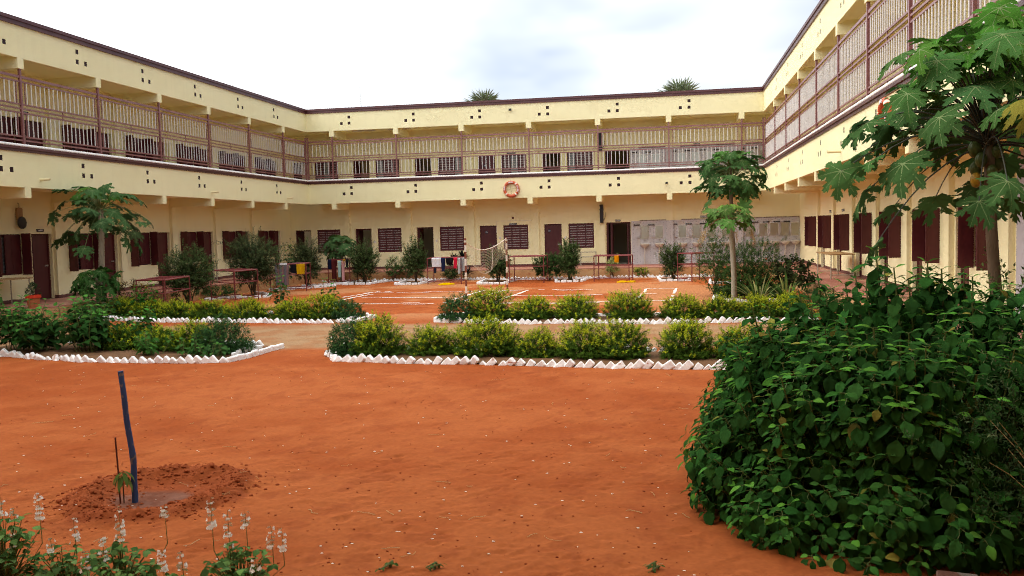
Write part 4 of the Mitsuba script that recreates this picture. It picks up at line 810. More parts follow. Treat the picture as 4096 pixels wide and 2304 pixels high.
def shoots(q, u, pos, sd, n_leaf, length, leafL, leafW, kind, col, spread=0.9, droop=0.0, tip=None, tip_frac=0.45, young=None, size_taper=0.35):
    """Leaves spiralling along short shoots that start at pos and run along sd. young: mask of the shoots with new growth, coloured tip."""
    n = len(pos); t = (np.arange(n_leaf) + 0.3) / n_leaf; ph = (np.arange(n_leaf) * 2.4)[None] + q.uniform(0, 6.28, (n, 1))
    a_ = unit(np.cross(sd, q.normal(size=(n, 3)))); b_ = np.cross(sd, a_)
    rad = np.cos(ph)[..., None] * a_[:, None] + np.sin(ph)[..., None] * b_[:, None]
    P = pos[:, None] + sd[:, None] * (t[None, :, None] * np.asarray(length).reshape(-1, 1, 1)); D = sd[:, None] * (0.35 + 0.6 * t[None, :, None]) + rad * spread + np.array([0, 0, -droop])
    N = sd[:, None] * 0.8 + np.array([0, 0, 0.7]) + q.normal(0, 0.25, (n, n_leaf, 3)) + 0 * rad
    L = leafL * (1 - size_taper * t)[None] * q.uniform(0.75, 1.2, (n, n_leaf)); C = tone(q, col, n * n_leaf).reshape(n, n_leaf, 3)
    if tip is not None:
        y = np.zeros((n, n_leaf), bool) if young is None else (young[:, None] & (t[None] + q.normal(0, 0.15, (n, n_leaf)) > 1 - tip_frac))
        m_ = q.random((int(y.sum()), 1)) ** 0.5; C[y] = tone(q, np.asarray(col) * (1 - m_) + np.asarray(tip) * m_, int(y.sum()), 0.18)
    return leafset(P.reshape(-1, 3), D.reshape(-1, 3), N.reshape(-1, 3), L.ravel(), (L * leafW / leafL).ravel(), kind, C.reshape(-1, 3))

def bush(base, label, cat, group, x, y, h, rx, ry=None, seed=0, n=300, n_leaf=9, leafL=0.035, leafW=0.010, kind='small', col=(0.05, 0.10, 0.02), tip=None, young=0.6, spread=0.9, droop=0.0, slen=0.10,
         lump=0.35, floor=0.06, stems=9, bsdf='leaf', z0=None, zpow=1.0, inner=0.45, flowers=None, up=0.5, stem_mat='stem_brown', dome=False, stray=0.06, stem_r=1.0):
    k = thing(base, label, cat, group); q = np.random.default_rng(seed); ry = ry or rx; z0 = gz(x, y) if z0 is None else z0
    u = sphere_dirs(q, n, -0.75); lob = np.minimum(1.0, 0.90 + lump * 2 * (meshkit.fbm(u * 1.6 + seed * 3.7, 3, seed) - 0.5)); rr = (inner + (1 - inner) * q.random(n) ** 0.6) * lob; rr = np.where(q.random(n) < stray, rr * q.uniform(1.05, 1.42, n), rr)
    c = np.array([x, y, z0 + (0.16 if dome else 0.5) * h + floor]); pos = c + u * rr[:, None] * np.column_stack([0 * rr + rx, 0 * rr + ry, np.where(u[:, 2] > 0, 0.84, 0.22) * h if dome else 0 * rr + h * 0.5])
    if zpow != 1.0:
        w = np.clip((pos[:, 2] - z0) / h, 0, 1); pos[:, :2] = np.array([x, y]) + (pos[:, :2] - [x, y]) * (0.35 + 0.65 * w ** zpow)[:, None]
    ok = pos[:, 2] > z0 + 0.03; pos, u, rr = pos[ok], u[ok], rr[ok]
    sd = unit(u * 0.9 + np.array([0, 0, up]) + q.normal(0, 0.35, u.shape)); ln = slen * q.uniform(0.7, 1.4, len(pos))
    yg = (rr > 0.62) & (u[:, 2] > (0.22 if dome else -0.1) + q.normal(0, 0.25, len(pos))) & (q.random(len(pos)) < young) if tip is not None else None
    put_leaves(k, 'foliage', [shoots(q, u, pos, sd, n_leaf, ln, leafL, leafW, kind, col, spread, droop, tip, 0.75, yg)], bsdf)
    b = MB()
    for i_ in q.choice(len(pos), min(stems, len(pos)), replace=False):
        p0 = np.array([x + q.normal(0, 0.03), y + q.normal(0, 0.03), z0 - 0.02]); p1 = pos[i_]; mid = (p0 + p1) / 2 + [0, 0, 0.12 * h] + q.normal(0, 0.03, 3); t = np.linspace(0, 1, 6)[:, None]
        b.tube((1 - t) ** 2 * p0 + 2 * t * (1 - t) * mid + t * t * p1, np.linspace(0.011, 0.003, 6) * (0.6 + h * 0.6) * stem_r, 5)
    part(k, 'stems', b.mesh(), stem_mat)
    if flowers:
        m, size, mt = flowers; i_ = q.choice(len(pos), min(m, len(pos)), replace=False); P = pos[i_] + sd[i_] * ln[i_][:, None] * 1.05; b = MB()
        for p, d in zip(P, sd[i_]):
            a_ = unit(np.cross(d, q.normal(size=3))); e = np.cross(d, a_); w = np.arange(10) * 2 * np.pi / 10; r_ = np.where(np.arange(10) % 2, 0.35, 1.0) * size
            v = np.vstack([p, p + np.cos(w)[:, None] * r_[:, None] * a_ + np.sin(w)[:, None] * r_[:, None] * e + d * size * 0.25]); b.add(v, [[0, 1 + j_, 1 + (j_ + 1) % 10] for j_ in range(10)])
        part(k, 'flowers', b.mesh(), mt, kind='stuff')
    return k

GRN, YEL = (0.062, 0.118, 0.016), (0.50, 0.54, 0.028)
ORD = ['first', 'second', 'third', 'fourth', 'fifth', 'sixth', 'seventh', 'eighth', 'ninth']
def gold(where, i_, x, y, h, rx, ry, seed, dens=1.0, yg=0.75):
    bush('golden_bush', f'yellow-green shrub in the {where}, {ORD[i_]} of its kind from the left', 'shrub', 'yellow-green hedge shrubs', x, y, h * 0.80, rx * 1.04, ry * 1.05, seed, int(520 * dens * (rx * ry * 6 + 0.25)), 12, 0.046, 0.0135, 'small', GRN, YEL, yg, 0.8, 0.1, 0.115, 0.6, 0.0, 10, up=0.6, inner=0.35, dome=True, stray=0.02)
def darkvinca(label, x, y, h, rx, seed, n=420): bush('periwinkle_bush', label, 'shrub', 'dark round shrubs with white flowers', x, y, h, rx, None, seed, n, 9, 0.050, 0.013, 'small', (0.034, 0.085, 0.028), (0.07, 0.16, 0.04), 0.5, 0.95, 0.05, 0.09, 0.25, 0.0, 10, dome=True, flowers=(16, 0.020, 'flower_white'), up=0.3)
# nearest bed, right
for i_, (x, y, h, rx, ry) in enumerate([(-4.95, 14.75, 0.86, 0.46, 0.42), (-4.05, 14.8, 0.60, 0.42, 0.36), (-3.05, 14.75, 0.80, 0.66, 0.48), (-2.15, 14.6, 0.56, 0.36, 0.34), (-1.42, 14.55, 0.72, 0.42, 0.40), (-0.78, 14.5, 0.84, 0.46, 0.42), (0.25, 14.5, 0.82, 0.44, 0.44), (1.05, 14.4, 0.62, 0.42, 0.40)]):
    gold('nearest bed on the right', i_, x, y, h, rx, ry, 100 + i_, 1.25, 0.92)
darkvinca('dark green shrub with white flowers at the left end of the nearest right bed', -5.45, 15.0, 0.62, 0.50, 140, 1000)
# second bed, right
for i_, (x, y, h, rx, ry) in enumerate([(-4.15, 20.85, 0.98, 0.60, 0.5), (-3.15, 20.75, 0.72, 0.52, 0.5), (-2.15, 20.7, 0.78, 0.52, 0.5), (-0.92, 20.7, 0.84, 0.56, 0.5), (0.28, 20.7, 0.62, 0.50, 0.42), (1.15, 20.7, 0.66, 0.55, 0.42), (1.95, 20.75, 0.60, 0.42, 0.42), (2.65, 20.8, 0.58, 0.50, 0.42)]):
    gold('second bed on the right', i_, x, y, h, rx, ry, 200 + i_, 1.1, 0.97)
darkvinca('dark green shrub with white flowers at the left end of the second right bed', -4.95, 20.8, 0.62, 0.52, 240, 850)
# second bed, left
for i_, (x, y, h, rx, ry) in enumerate([(-14.8, 22.3, 0.62, 0.5, 0.42), (-13.75, 22.0, 0.58, 0.52, 0.42), (-12.85, 21.75, 0.60, 0.50, 0.42), (-11.75, 21.5, 0.58, 0.60, 0.42), (-10.6, 21.35, 0.58, 0.62, 0.42), (-9.4, 21.25, 0.60, 0.52, 0.42), (-8.5, 21.2, 0.78, 0.54, 0.45)]):
    gold('second bed on the left', i_, x, y, h, rx, ry, 300 + i_, 1.1, 0.97)
darkvinca('dark green shrub with white flowers at the right end of the second left bed', -7.95, 21.2, 0.50, 0.46, 340, 700)
# nearest bed, left
for i_, (x, y, h, rx, ry) in enumerate([(-10.35, 15.6, 0.56, 0.52, 0.45), (-9.45, 15.5, 0.55, 0.50, 0.42), (-8.7, 15.35, 0.66, 0.48, 0.42)]):
    gold('nearest bed on the left', i_, x, y, h, rx, ry, 400 + i_, 1.15, 0.85)
darkvinca('dark green shrub with white flowers at the right end of the nearest left bed', -8.05, 15.1, 0.66, 0.54, 440, 1050)

# broad-leaved herbs of the left beds: upright stems with large drooping leaves
def herb(base, label, cat, group, x, y, h, r_, seed, n_stem=7, leafL=0.11, leafW=0.036, col=(0.030, 0.085, 0.020), tip=(0.07, 0.20, 0.035), nodes=8, kind='ovate', bsdf='leaf', droop=0.55, z0=None, bare=0.25):
    k = thing(base, label, cat, group); q = np.random.default_rng(seed); b = MB(); P, D, L, C = [], [], [], []; z0 = gz(x, y) if z0 is None else z0
    for s_ in range(n_stem):
        a_, rr = q.uniform(0, 6.28), r_ * math.sqrt(q.random()); bx, by = x + 0.5 * rr * math.cos(a_), y + 0.5 * rr * math.sin(a_); hh = h * q.uniform(0.65, 1.05)
        t = np.linspace(0, 1, 7)[:, None]; top = np.array([x + 1.25 * rr * math.cos(a_), y + 1.25 * rr * math.sin(a_), z0 + hh]); st = np.array([bx, by, z0 - 0.02]); pts = st * (1 - t) + top * t + 0.03 * np.sin(t * 4 + s_); b.tube(pts, np.linspace(0.009, 0.004, 7), 5)
        for i_ in range(nodes):
            w = bare + (1 - bare) * (i_ + 0.5) / nodes; p = st * (1 - w) + top * w + 0.03 * np.sin(w * 4 + s_); sz = leafL * (1.15 - 0.55 * max(0, (w - 0.6) / 0.4)) * q.uniform(0.75, 1.2)
            for o_ in (0, math.pi):
                an = 1.57 * i_ + o_ + q.normal(0, 0.4); d = np.array([math.cos(an), math.sin(an), (0.45 if w > 0.85 else 0.1) - droop * q.uniform(0.3, 1.2) * (w < 0.9)])
                pe = p + unit(d * [1, 1, 0.3] + [0, 0, 0.25]) * sz * 0.4; b.tube([p, pe], 0.0022, 4, False); P.append(pe); D.append(d); L.append(sz); C.append(tone(q, tip if w > 0.86 else col, 1)[0])
    n = len(P); N = np.array([0, 0, 1.0]) + q.normal(0, 0.3, (n, 3)); L = np.array(L)
    put_leaves(k, 'foliage', [leafset(P, D, N, L, L * leafW / leafL, kind, C)], bsdf); part(k, 'stems', b.mesh(), 'stem_green'); return k
GH = 'broad-leaved herbs in the left beds'
for i_, (x, y, h, r_, n_) in enumerate([(-13.35, 15.2, 1.32, 0.55, 16), (-12.4, 15.35, 0.98, 0.45, 12), (-11.75, 15.2, 0.86, 0.45, 13), (-11.1, 15.5, 1.05, 0.42, 13), (-10.7, 15.1, 0.95, 0.40, 12), (-10.25, 15.9, 0.72, 0.35, 8)]):
    herb('broadleaf_herb', f'leafy dark herb in the nearest left bed, {ORD[i_]} clump from the left edge', 'herb', GH, x, y, h, r_, 500 + i_, int(n_ * 1.35), 0.145, 0.056, nodes=9)
herb('broadleaf_herb', 'small bright green herb among the yellow-green shrubs of the nearest left bed', 'herb', GH, -9.2, 14.75, 0.50, 0.30, 510, 9, 0.10, 0.036, (0.045, 0.13, 0.025))
herb('broadleaf_herb', 'small leafy herb by the bricks ending the nearest left bed, left one', 'herb', GH, -8.3, 14.55, 0.34, 0.26, 511, 7, 0.10, 0.036, (0.05, 0.13, 0.03), nodes=5)
herb('broadleaf_herb', 'small leafy herb by the bricks ending the nearest left bed, right one', 'herb', GH, -7.85, 14.5, 0.28, 0.22, 512, 6, 0.09, 0.032, (0.045, 0.11, 0.03), nodes=4)
herb('broadleaf_herb', 'bright green herb in front of the left papaya trunk', 'herb', GH, -13.9, 21.9, 0.95, 0.34, 513, 10, 0.13, 0.05, (0.045, 0.14, 0.02), (0.09, 0.26, 0.03))
herb('broadleaf_herb', 'dark herb left of the bright one in the second left bed', 'herb', GH, -15.0, 21.9, 0.82, 0.40, 514, 9, 0.12, 0.045)
herb('broadleaf_herb', 'tall thin weed rising from the second left bed before the racks', 'weed', GH, -10.1, 22.3, 1.12, 0.22, 515, 4, 0.13, 0.05, nodes=9, bare=0.35)
herb('broadleaf_herb', 'tall thin weed at the right end of the second left bed', 'weed', GH, -8.75, 22.0, 1.05, 0.24, 516, 4, 0.12, 0.045, nodes=9, bare=0.3)
herb('broadleaf_herb', 'small weed left of the flower pot at the far left', 'herb', GH, -15.4, 19.0, 0.75, 0.5, 517, 9, 0.13, 0.05)

# feathery dark shrubs along the far and left verandas
def feather(label, x, y, h, r_, seed, n=300, zpow=0.6, col=(0.058, 0.088, 0.030), tip=(0.12, 0.165, 0.060), kind='lance', L_=0.115, W_=0.020, nl=11):
    bush('feathery_shrub', label, 'shrub', 'dark feathery shrubs along the verandas', x, y, h, r_, None, seed, int(n * 1.45), nl, L_, W_, kind, col, tip, 0.5, 0.75, 0.05, 0.22, 0.45, 0.0, 12, zpow=zpow, inner=0.15, up=0.6, stray=0.16)
feather('tall dark feathery shrub in the leftmost brick pocket of the far veranda', -12.95, 37.0, 1.70, 0.78, 601, 420)
feather('tall dark feathery shrub before the second far doorway', -10.55, 36.6, 1.85, 0.58, 602, 330)
feather('dark shrub with red-tinged top behind the badminton net', -7.0, 36.6, 1.35, 0.62, 603, 340)
bush('broadleaf_shrub', 'dark spreading broad-leaved shrub right of the empty maroon rack', 'shrub', None, -4.95, 37.3, 1.05, 0.72, 0.6, 604, 260, 8, 0.12, 0.035, 'small', (0.040, 0.080, 0.022), None, 0, 0.9, 0.2, 0.14)
feather('narrow feathery shrub in the pocket right of the empty maroon rack', -4.05, 36.9, 1.68, 0.55, 605, 330, 0.9, (0.05, 0.085, 0.025), (0.10, 0.16, 0.05))
feather('bushy-topped shrub on a leafy stem before the washbasins', 0.15, 36.4, 1.42, 0.78, 606, 300, 1.6)
for q, (x, y, h) in enumerate([(-12.0, 38.25, 1.12), (-11.35, 38.2, 1.05)]): bush('variegated_shrub', ['cream-mottled shrub against the far riser, left of two', 'cream-mottled shrub against the far riser, right of two'][q], 'shrub', 'cream-mottled shrubs', x, y, h, 0.42, 0.35, 610 + q, 150, 8, 0.085, 0.022, 'small', (0.06, 0.11, 0.03), (0.42, 0.44, 0.22), 0.8, 0.9, 0.1, 0.12, inner=0.3)
bush('variegated_shrub', 'pale yellow-leaved shrub behind the rack at the washroom door', 'shrub', None, -2.35, 38.1, 0.85, 0.30, 0.28, 612, 120, 8, 0.075, 0.02, 'small', (0.22, 0.26, 0.08), (0.48, 0.48, 0.22), 0.9, 0.9, 0.1, 0.10)
bush('golden_bush', 'small low yellow-green bush at the foot of the far riser', 'shrub', None, -1.15, 38.2, 0.34, 0.36, 0.25, 613, 110, 9, 0.055, 0.016, 'small', GRN, YEL, 0.9)
feather('large dark feathery shrub behind the low left rack', -15.05, 26.3, 1.85, 0.95, 620, 620, 0.35, L_=0.105)
feather('largest dark feathery shrub on the left, before the shuttered window', -14.75, 30.2, 2.30, 1.10, 621, 760, 0.45, (0.055, 0.080, 0.032), (0.12, 0.145, 0.06), L_=0.105)
feather('tall feathery shrub at the far left corner', -14.75, 35.0, 2.00, 0.82, 622, 460, 0.5, (0.060, 0.078, 0.032), (0.12, 0.14, 0.055))
herb('broadleaf_herb', 'dark leafy plant behind the rack with the striped sheet', 'herb', None, -15.0, 33.0, 1.75, 0.42, 623, 10, 0.13, 0.045, (0.03, 0.06, 0.02))
bush('low_herb', 'low green herbs at the foot of the left riser', 'herb', None, -15.4, 29.0, 0.35, 0.7, 0.5, 624, 150, 8, 0.07, 0.02, 'small', (0.05, 0.10, 0.03))
bush('low_herb', 'dry brownish weeds before the low left rack', 'herb', None, -15.3, 24.6, 0.62, 0.4, 0.5, 625, 90, 6, 0.06, 0.012, 'lance', (0.10, 0.09, 0.045))
bush('flowering_shrub', 'large dark shrub with orange flowers left of the right veranda', 'shrub', None, 2.35, 27.2, 1.85, 1.15, 0.95, 630, 2300, 10, 0.066, 0.019, 'small', (0.054, 0.104, 0.028), (0.10, 0.175, 0.045), 0.5, 0.9, 0.05, 0.14, 0.4, 0.0, 14, flowers=(14, 0.045, 'flower_orange'), inner=0.25, dome=True)
bush('flowering_shrub', 'thin shrub with small cream flowers behind the right papaya trunk', 'shrub', None, 1.35, 27.6, 2.0, 0.60, 0.5, 631, 520, 9, 0.060, 0.016, 'small', (0.065, 0.115, 0.032), None, 0, 0.9, 0.05, 0.14, flowers=(20, 0.022, 'buoy_band'), inner=0.2)
bush('croton', 'dark bronze-leaved shrub at the corner of the right veranda', 'shrub', None, 3.45, 26.2, 1.25, 0.55, 0.5, 632, 150, 8, 0.11, 0.042, 'ovate', (0.050, 0.066, 0.026), (0.06, 0.10, 0.03), 0.5, 0.9, 0.15, 0.16, inner=0.3)
bush('croton', 'yellow and red long-leaved croton beside the low left rack', 'shrub', None, -15.55, 24.0, 0.85, 0.42, 0.4, 633, 60, 12, 0.20, 0.016, 'lance', (0.07, 0.045, 0.02), (0.36, 0.26, 0.05), 0.8, 0.9, 0.15, 0.14, stems=5)

# grass-like rosettes: long arching blades, each tuft built from strips
def blade_mesh(q, n, L_, W_, col, col2, lift=0.8, droop=1.0):
    b, C = MB(), []
    for i_ in range(n):
        a_, el = q.uniform(0, 6.28), q.uniform(0.25, 1.35); ln = L_ * q.uniform(0.6, 1.1); m_ = 7; t = np.linspace(0, 1, m_); d = np.array([math.cos(a_), math.sin(a_), 0])
        h_ = ln * (math.sin(el) * t * lift - droop * 0.5 * (t ** 2.2) * math.cos(el * 0.8)); o = ln * math.cos(el) * t + 0.02; s = np.array([-d[1], d[0], 0]); w = W_ * (0.55 + 0.8 * t - 1.33 * t ** 2) * 1.2; w[-1] = 0.0008
        c = d * o[:, None] + np.array([0, 0, 1.0]) * h_[:, None]; fold = 0.25 * w
        v = np.vstack([c - s * w[:, None] + [0, 0, 0.0] + np.outer(fold, [0, 0, 1]), c, c + s * w[:, None] + np.outer(fold, [0, 0, 1])]); f = []
        for j_ in range(m_ - 1):
            for k_ in range(2): p = k_ * m_ + j_; f += [[p, p + 1, p + m_ + 1], [p, p + m_ + 1, p + m_]]
        b.add(v, f); C.append(np.tile(tone(q, col if q.random() < 0.7 else col2, 1, 0.2)[0], (3 * m_, 1)))
    v, f = b.mesh(); return v, f, np.vstack(C)
def tuft(base, label, cat, group, x, y, seed, n, L_, W_, col, col2, z0=None, stalk=None, each=False, **kw):
    k = thing(base, label, cat, group); q = np.random.default_rng(seed); z0 = gz(x, y) if z0 is None else z0; zt = z0 + (stalk or 0.02)
    if stalk: part(k, 'stem', tube([[x, y, z0 - .02], [x + .02, y, zt]], 0.018, 8), 'stem_brown')
    for i_ in range(n if each else 1):
        v, f, c = blade_mesh(q, 1 if each else n, L_, W_, col, col2, **kw); part(k, 'blade' if each else 'blades', (v + [x, y, zt], f), 'leaf_glossy', True, color=c)
    return k
tuft('spider_lily', 'large tuft of arching green and yellow-edged blades by the right papaya, left of two', 'plant', 'arching strap-leaved tufts', 2.25, 23.6, 701, 80, 1.25, 0.030, (0.055, 0.11, 0.025), (0.30, 0.32, 0.12), each=True, lift=1.0)
tuft('spider_lily', 'large tuft of arching green and yellow-edged blades by the right papaya, right of two', 'plant', 'arching strap-leaved tufts', 2.95, 23.7, 702, 74, 1.2, 0.030, (0.055, 0.11, 0.025), (0.28, 0.30, 0.10), each=True, lift=1.0)
tuft('spider_lily', 'dark strap-leaved tuft at the foot of the left papaya', 'plant', None, -15.35, 22.7, 703, 46, 0.85, 0.020, (0.045, 0.085, 0.024), (0.16, 0.19, 0.07), each=True, lift=1.15)
tuft('dracaena', 'blackish spiky-topped plant behind the hung washing, tall head', 'plant', 'blackish spiky plants', -8.85, 38.2, 704, 90, 0.50, 0.034, (0.014, 0.018, 0.015), (0.03, 0.028, 0.026), stalk=0.95, lift=1.1)
tuft('dracaena', 'blackish spiky-topped plant behind the hung washing, left head', 'plant', 'blackish spiky plants', -9.25, 38.2, 705, 70, 0.44, 0.032, (0.014, 0.018, 0.015), (0.03, 0.028, 0.026), stalk=0.88, lift=1.1)
tuft('dracaena', 'blackish spiky plant low at the riser below the hung washing', 'plant', 'blackish spiky plants', -8.6, 37.9, 706, 80, 0.48, 0.032, (0.02, 0.022, 0.018), (0.05, 0.03, 0.026), stalk=0.30, lift=1.0)
feather('small narrow shrub under the navy trousers', -9.35, 37.9, 0.62, 0.24, 607, 80, 1.0)

# ------------------------------------------------------------------ papayas
def papaya_blade(seed, size=1.0, sub_=2):
    q = np.random.default_rng(seed); parts_ = [shapely.Point(0, 0).buffer(0.12, 10)]
    for a_, L_ in zip(np.radians([0, 38, -38, 76, -76, 116, -116, 152, -152]), [1.0, .95, .93, .82, .84, .66, .64, .42, .42]):
        L_ = L_ * q.uniform(0.9, 1.08); d, s = np.array([math.sin(a_), math.cos(a_)]), np.array([math.cos(a_), -math.sin(a_)])
        parts_.append(shapely.Polygon([d * 0.05 - s * 0.05, d * L_ * .35 - s * .060, d * L_ * .62 - s * .085, d * L_ * .82 - s * .05, d * L_, d * L_ * .82 + s * .05, d * L_ * .62 + s * .085, d * L_ * .35 + s * .060, d * 0.05 + s * 0.05]))
        for t, ll, an in ((.42, .30, .85), (.62, .33, .70), (.80, .18, .55)):
            for sg in (-1, 1):
                e = d * math.cos(an * sg) + s * math.sin(an * sg); e2 = np.array([e[1], -e[0]]); o = d * L_ * t; l2 = ll * L_ * q.uniform(.8, 1.15); parts_.append(shapely.Polygon([o - e2 * .055 - e * .03, o - e2 * .06 + e * l2 * .55, o + e * l2, o + e2 * .055 + e * l2 * .5, o + e2 * .055 - e * .03]))
    poly = shapely.union_all(parts_).buffer(0.012).buffer(-0.012).simplify(0.012)
    if poly.geom_type != 'Polygon': poly = max(poly.geoms, key=lambda g: g.area)
    poly = shapely.Polygon(poly.exterior); v, f = trimesh.creation.triangulate_polygon(poly, engine='earcut'); v = np.column_stack([v, 0 * v[:, 0]])
    v, f = trimesh.remesh.subdivide_to_size(v, f, 0.16); C = np.zeros(len(v)); vv, ff, cc = [v], [f], [C]; n = len(v)
    for a_, L_ in zip(np.radians([0, 38, -38, 76, -76, 116, -116]), [.9, .85, .84, .72, .72, .55, .55]):        # pale veins, proud of the blade
        t = np.linspace(0, L_, 7); d, s = np.array([math.sin(a_), math.cos(a_), 0]), np.array([math.cos(a_), -math.sin(a_), 0]); w = 0.013 * (1 - .75 * t / L_); c = d * t[:, None] + [0, 0, 0.007]
        q_ = np.arange(6); vv.append(np.vstack([c - s * w[:, None], c + s * w[:, None]])); ff.append(np.vstack([np.stack([q_, q_ + 1, q_ + 8], 1), np.stack([q_, q_ + 8, q_ + 7], 1)]) + n); cc.append(np.ones(14)); n += 14
    v, f, C = np.vstack(vv), np.vstack(ff), np.concatenate(cc); r_ = np.hypot(v[:, 0], v[:, 1]); th = np.arctan2(v[:, 0], v[:, 1])
    v[:, 2] += -0.38 * r_ ** 1.8 * (1 + 0.35 * np.cos(th * 4.7 + seed)) + 0.05 * (meshkit.fbm(np.column_stack([v[:, :2] * 4, 0 * r_ + seed]), 3, seed) - 0.5) + 0.05 * np.abs(np.sin(th * 4.7)) * r_
    return v * size, f, C
PB = [papaya_blade(s) for s in (1, 2, 3, 4)]
def papaya(label, foot, hub, n, pet, size, col, young_col, vein, seed, trunk_r=0.07, fruits=0, spread=1.0, bark='bark_brown', strands=0, old=None, el_rng=(-0.45, 1.25), cat='papaya tree', scars=True, pet_mat='petiole', short=0.55, loose=0.10):
    k = thing('papaya_tree', label, cat, 'papaya trees'); q = np.random.default_rng(seed); foot, hub = np.array(foot, float), np.array(hub, float)
    m_ = 60; t = np.linspace(0, 1, m_); path = foot + (hub - foot) * t[:, None] + np.column_stack([0.02 * np.sin(t * 5 + seed), 0.015 * np.sin(t * 4), 0 * t])
    v, f = tube(path, trunk_r * (1.12 - 0.30 * t), 16); H_ = np.linalg.norm(hub - foot)
    if scars:                                                     # raised leaf scars in a spiral
        b = MB().add(v, f); ns = int(H_ / 0.055)
        for i_ in range(ns):
            w = (i_ + 0.5) / ns; a_ = i_ * 2.4; c = foot + (hub - foot) * w + [0.02 * math.sin(w * 5 + seed), 0.015 * math.sin(w * 4), 0]; rr = trunk_r * (1.12 - 0.30 * w); o = np.array([math.cos(a_), math.sin(a_), 0]); s = np.array([-o[1], o[0], 0])
            pts = [c + o * (rr * 0.94) + s * (trunk_r * .32 * math.cos(x_)) + np.array([0, 0, trunk_r * .40 * math.sin(x_)]) for x_ in np.linspace(-2.9, -0.2, 6)]; b.tube(pts, trunk_r * 0.11, 5)
        v, f = b.mesh()
    part(k, 'trunk', (v, f), bark, 40)
    var = []
    for b_ in range(len(PB)):
        for tn in range(3):
            v, f, C = PB[b_]; base = tone(q, [col, col, young_col][tn], 1, 0.12)[0]; cc = base * (1 + 0.12 * (meshkit.fbm(v * 5 + tn, 3, b_)[:, None] - 0.5)); cc[C > 0.5] = vein; var.append(ply((v, f), 'leaf_glossy', True, color=cc))
    oldvar = None
    if old:
        v, f, C = PB[1]; vo = v.copy(); r_ = np.hypot(v[:, 0], v[:, 1]); vo[:, 2] -= 0.65 * r_ ** 1.5; vo[:, :2] *= (1 - 0.45 * np.clip(r_, 0, 1))[:, None]; oldvar = ply((vo, f), 'leaf', True, color=np.tile(old, (len(v), 1)) * (0.8 + 0.5 * meshkit.fbm(v * 4, 3, 4)[:, None]))
    for i_ in range(n):
        w = (i_ + 0.5) / n; a_ = i_ * 2.39996 + q.normal(0, 0.12); el = el_rng[0] + (el_rng[1] - el_rng[0]) * w ** 0.95 + q.normal(0, loose); pl = pet * (1.0 - short * max(0, w - 0.6) / 0.4) * q.uniform(0.92 - 1.6 * loose, 1.12)
        o = np.array([math.cos(a_) * spread, math.sin(a_), 0]); p0 = hub + [0, 0, -0.14 + 0.24 * w] + o * trunk_r * 0.7; tt = np.linspace(0, 1, 7)[:, None]; d = unit(o * math.cos(el) + [0, 0, math.sin(el)])
        pts = p0 + d * pl * tt + np.array([0, 0, -0.22 * pl]) * tt ** 2 + [0, 0, 0.10 * pl] * np.sin(tt * math.pi); tip = pts[-1]; td = unit(pts[-1] - pts[-2])
        sz = size * (1.0 - 0.9 * short * max(0, w - 0.65) / 0.35) * q.uniform(0.80, 1.14); isold = oldvar is not None and i_ in (0, 2)
        fw = unit(o * 0.85 + [0, 0, -0.85 + 0.85 * w] + q.normal(0, 0.28, 3)); nr = unit(np.array([0, 0, 0.8]) + o * (0.75 - 0.4 * w) + q.normal(0, 0.22, 3)); sx = unit(np.cross(fw, nr)); nr = np.cross(sx, fw)
        lk = name(f'{k}__leaf'); scene[lk] = at(oldvar if isold else var[q.integers(len(PB)) * 3 + (2 if w > 0.72 else q.integers(2))], mat(tip, sx * sz, fw * sz, nr * sz))
        part(lk, 'petiole', tube(pts, np.linspace(0.011, 0.006, 7) * (size / 0.42) ** 0.5, 6), pet_mat, 40)
    for i_ in range(fruits):
        a_ = i_ * 2.39996 + 0.6; zf = hub[2] - 0.10 - 0.042 * i_; rr = trunk_r + 0.055; m = trimesh.creation.icosphere(3, 1.0); v = np.array(m.vertices); th = np.arctan2(v[:, 1], v[:, 0]); v[:, :2] *= (1 + 0.03 * np.cos(5 * th))[:, None]; s_ = q.uniform(0.8, 1.15)
        v = v * [0.062 * s_, 0.062 * s_, 0.095 * s_] * (1 - 0.22 * (v[:, 2:] > 0) * v[:, 2:]) + [hub[0] + rr * math.cos(a_), hub[1] + rr * math.sin(a_), zf]
        part(k, 'fruit', (v, np.array(m.faces)), 'fruit_yellow' if i_ == fruits - 2 else 'fruit_green', True)
    for i_ in range(strands):                                     # dried flower sprays on long stalks
        a_ = q.uniform(0, 6.28); o = np.array([math.cos(a_), 0.5 * math.sin(a_), 0]); tt = np.linspace(0, 1, 6)[:, None]; p0 = hub + [0, 0, -0.12]; pts = p0 + o * tt * q.uniform(.45, .8) + np.array([0, 0, -0.32]) * tt ** 1.5 + [0, 0, 0.10] * np.sin(tt * 3.14); b = MB().tube(pts, 0.006, 5)
        for j_ in range(34):
            c = pts[-1] + o * 0.10 * (j_ / 34) + np.array([0, 0, -0.26 * j_ / 34]) + q.normal(0, 0.018, 3); b.tube([c, c + q.normal(0, 0.018, 3) + [0, 0, -0.035]], 0.007, 4)
        part(k, 'dry_spray', b.mesh(), 'straw')
    return k
DK, LT, VN = (0.050, 0.105, 0.036), (0.070, 0.180, 0.028), (0.18, 0.25, 0.11)
papaya('papaya tree with a wide dark crown before the left veranda', (-15.85, 23.0, 0), (-15.75, 23.0, 3.02), 66, 1.08, 0.37, DK, LT, VN, 801, 0.085, bark='bark_grey', pet_mat='petiole', loose=0.2, el_rng=(-0.55, 1.2))
papaya('young low papaya in front of the wide-crowned one at left', (-15.62, 22.45, 0), (-15.62, 22.45, 1.12), 26, 0.50, 0.34, (0.034, 0.095, 0.022), (0.04, 0.13, 0.02), VN, 802, 0.045, bark='bark_grey', el_rng=(-0.35, 0.75))
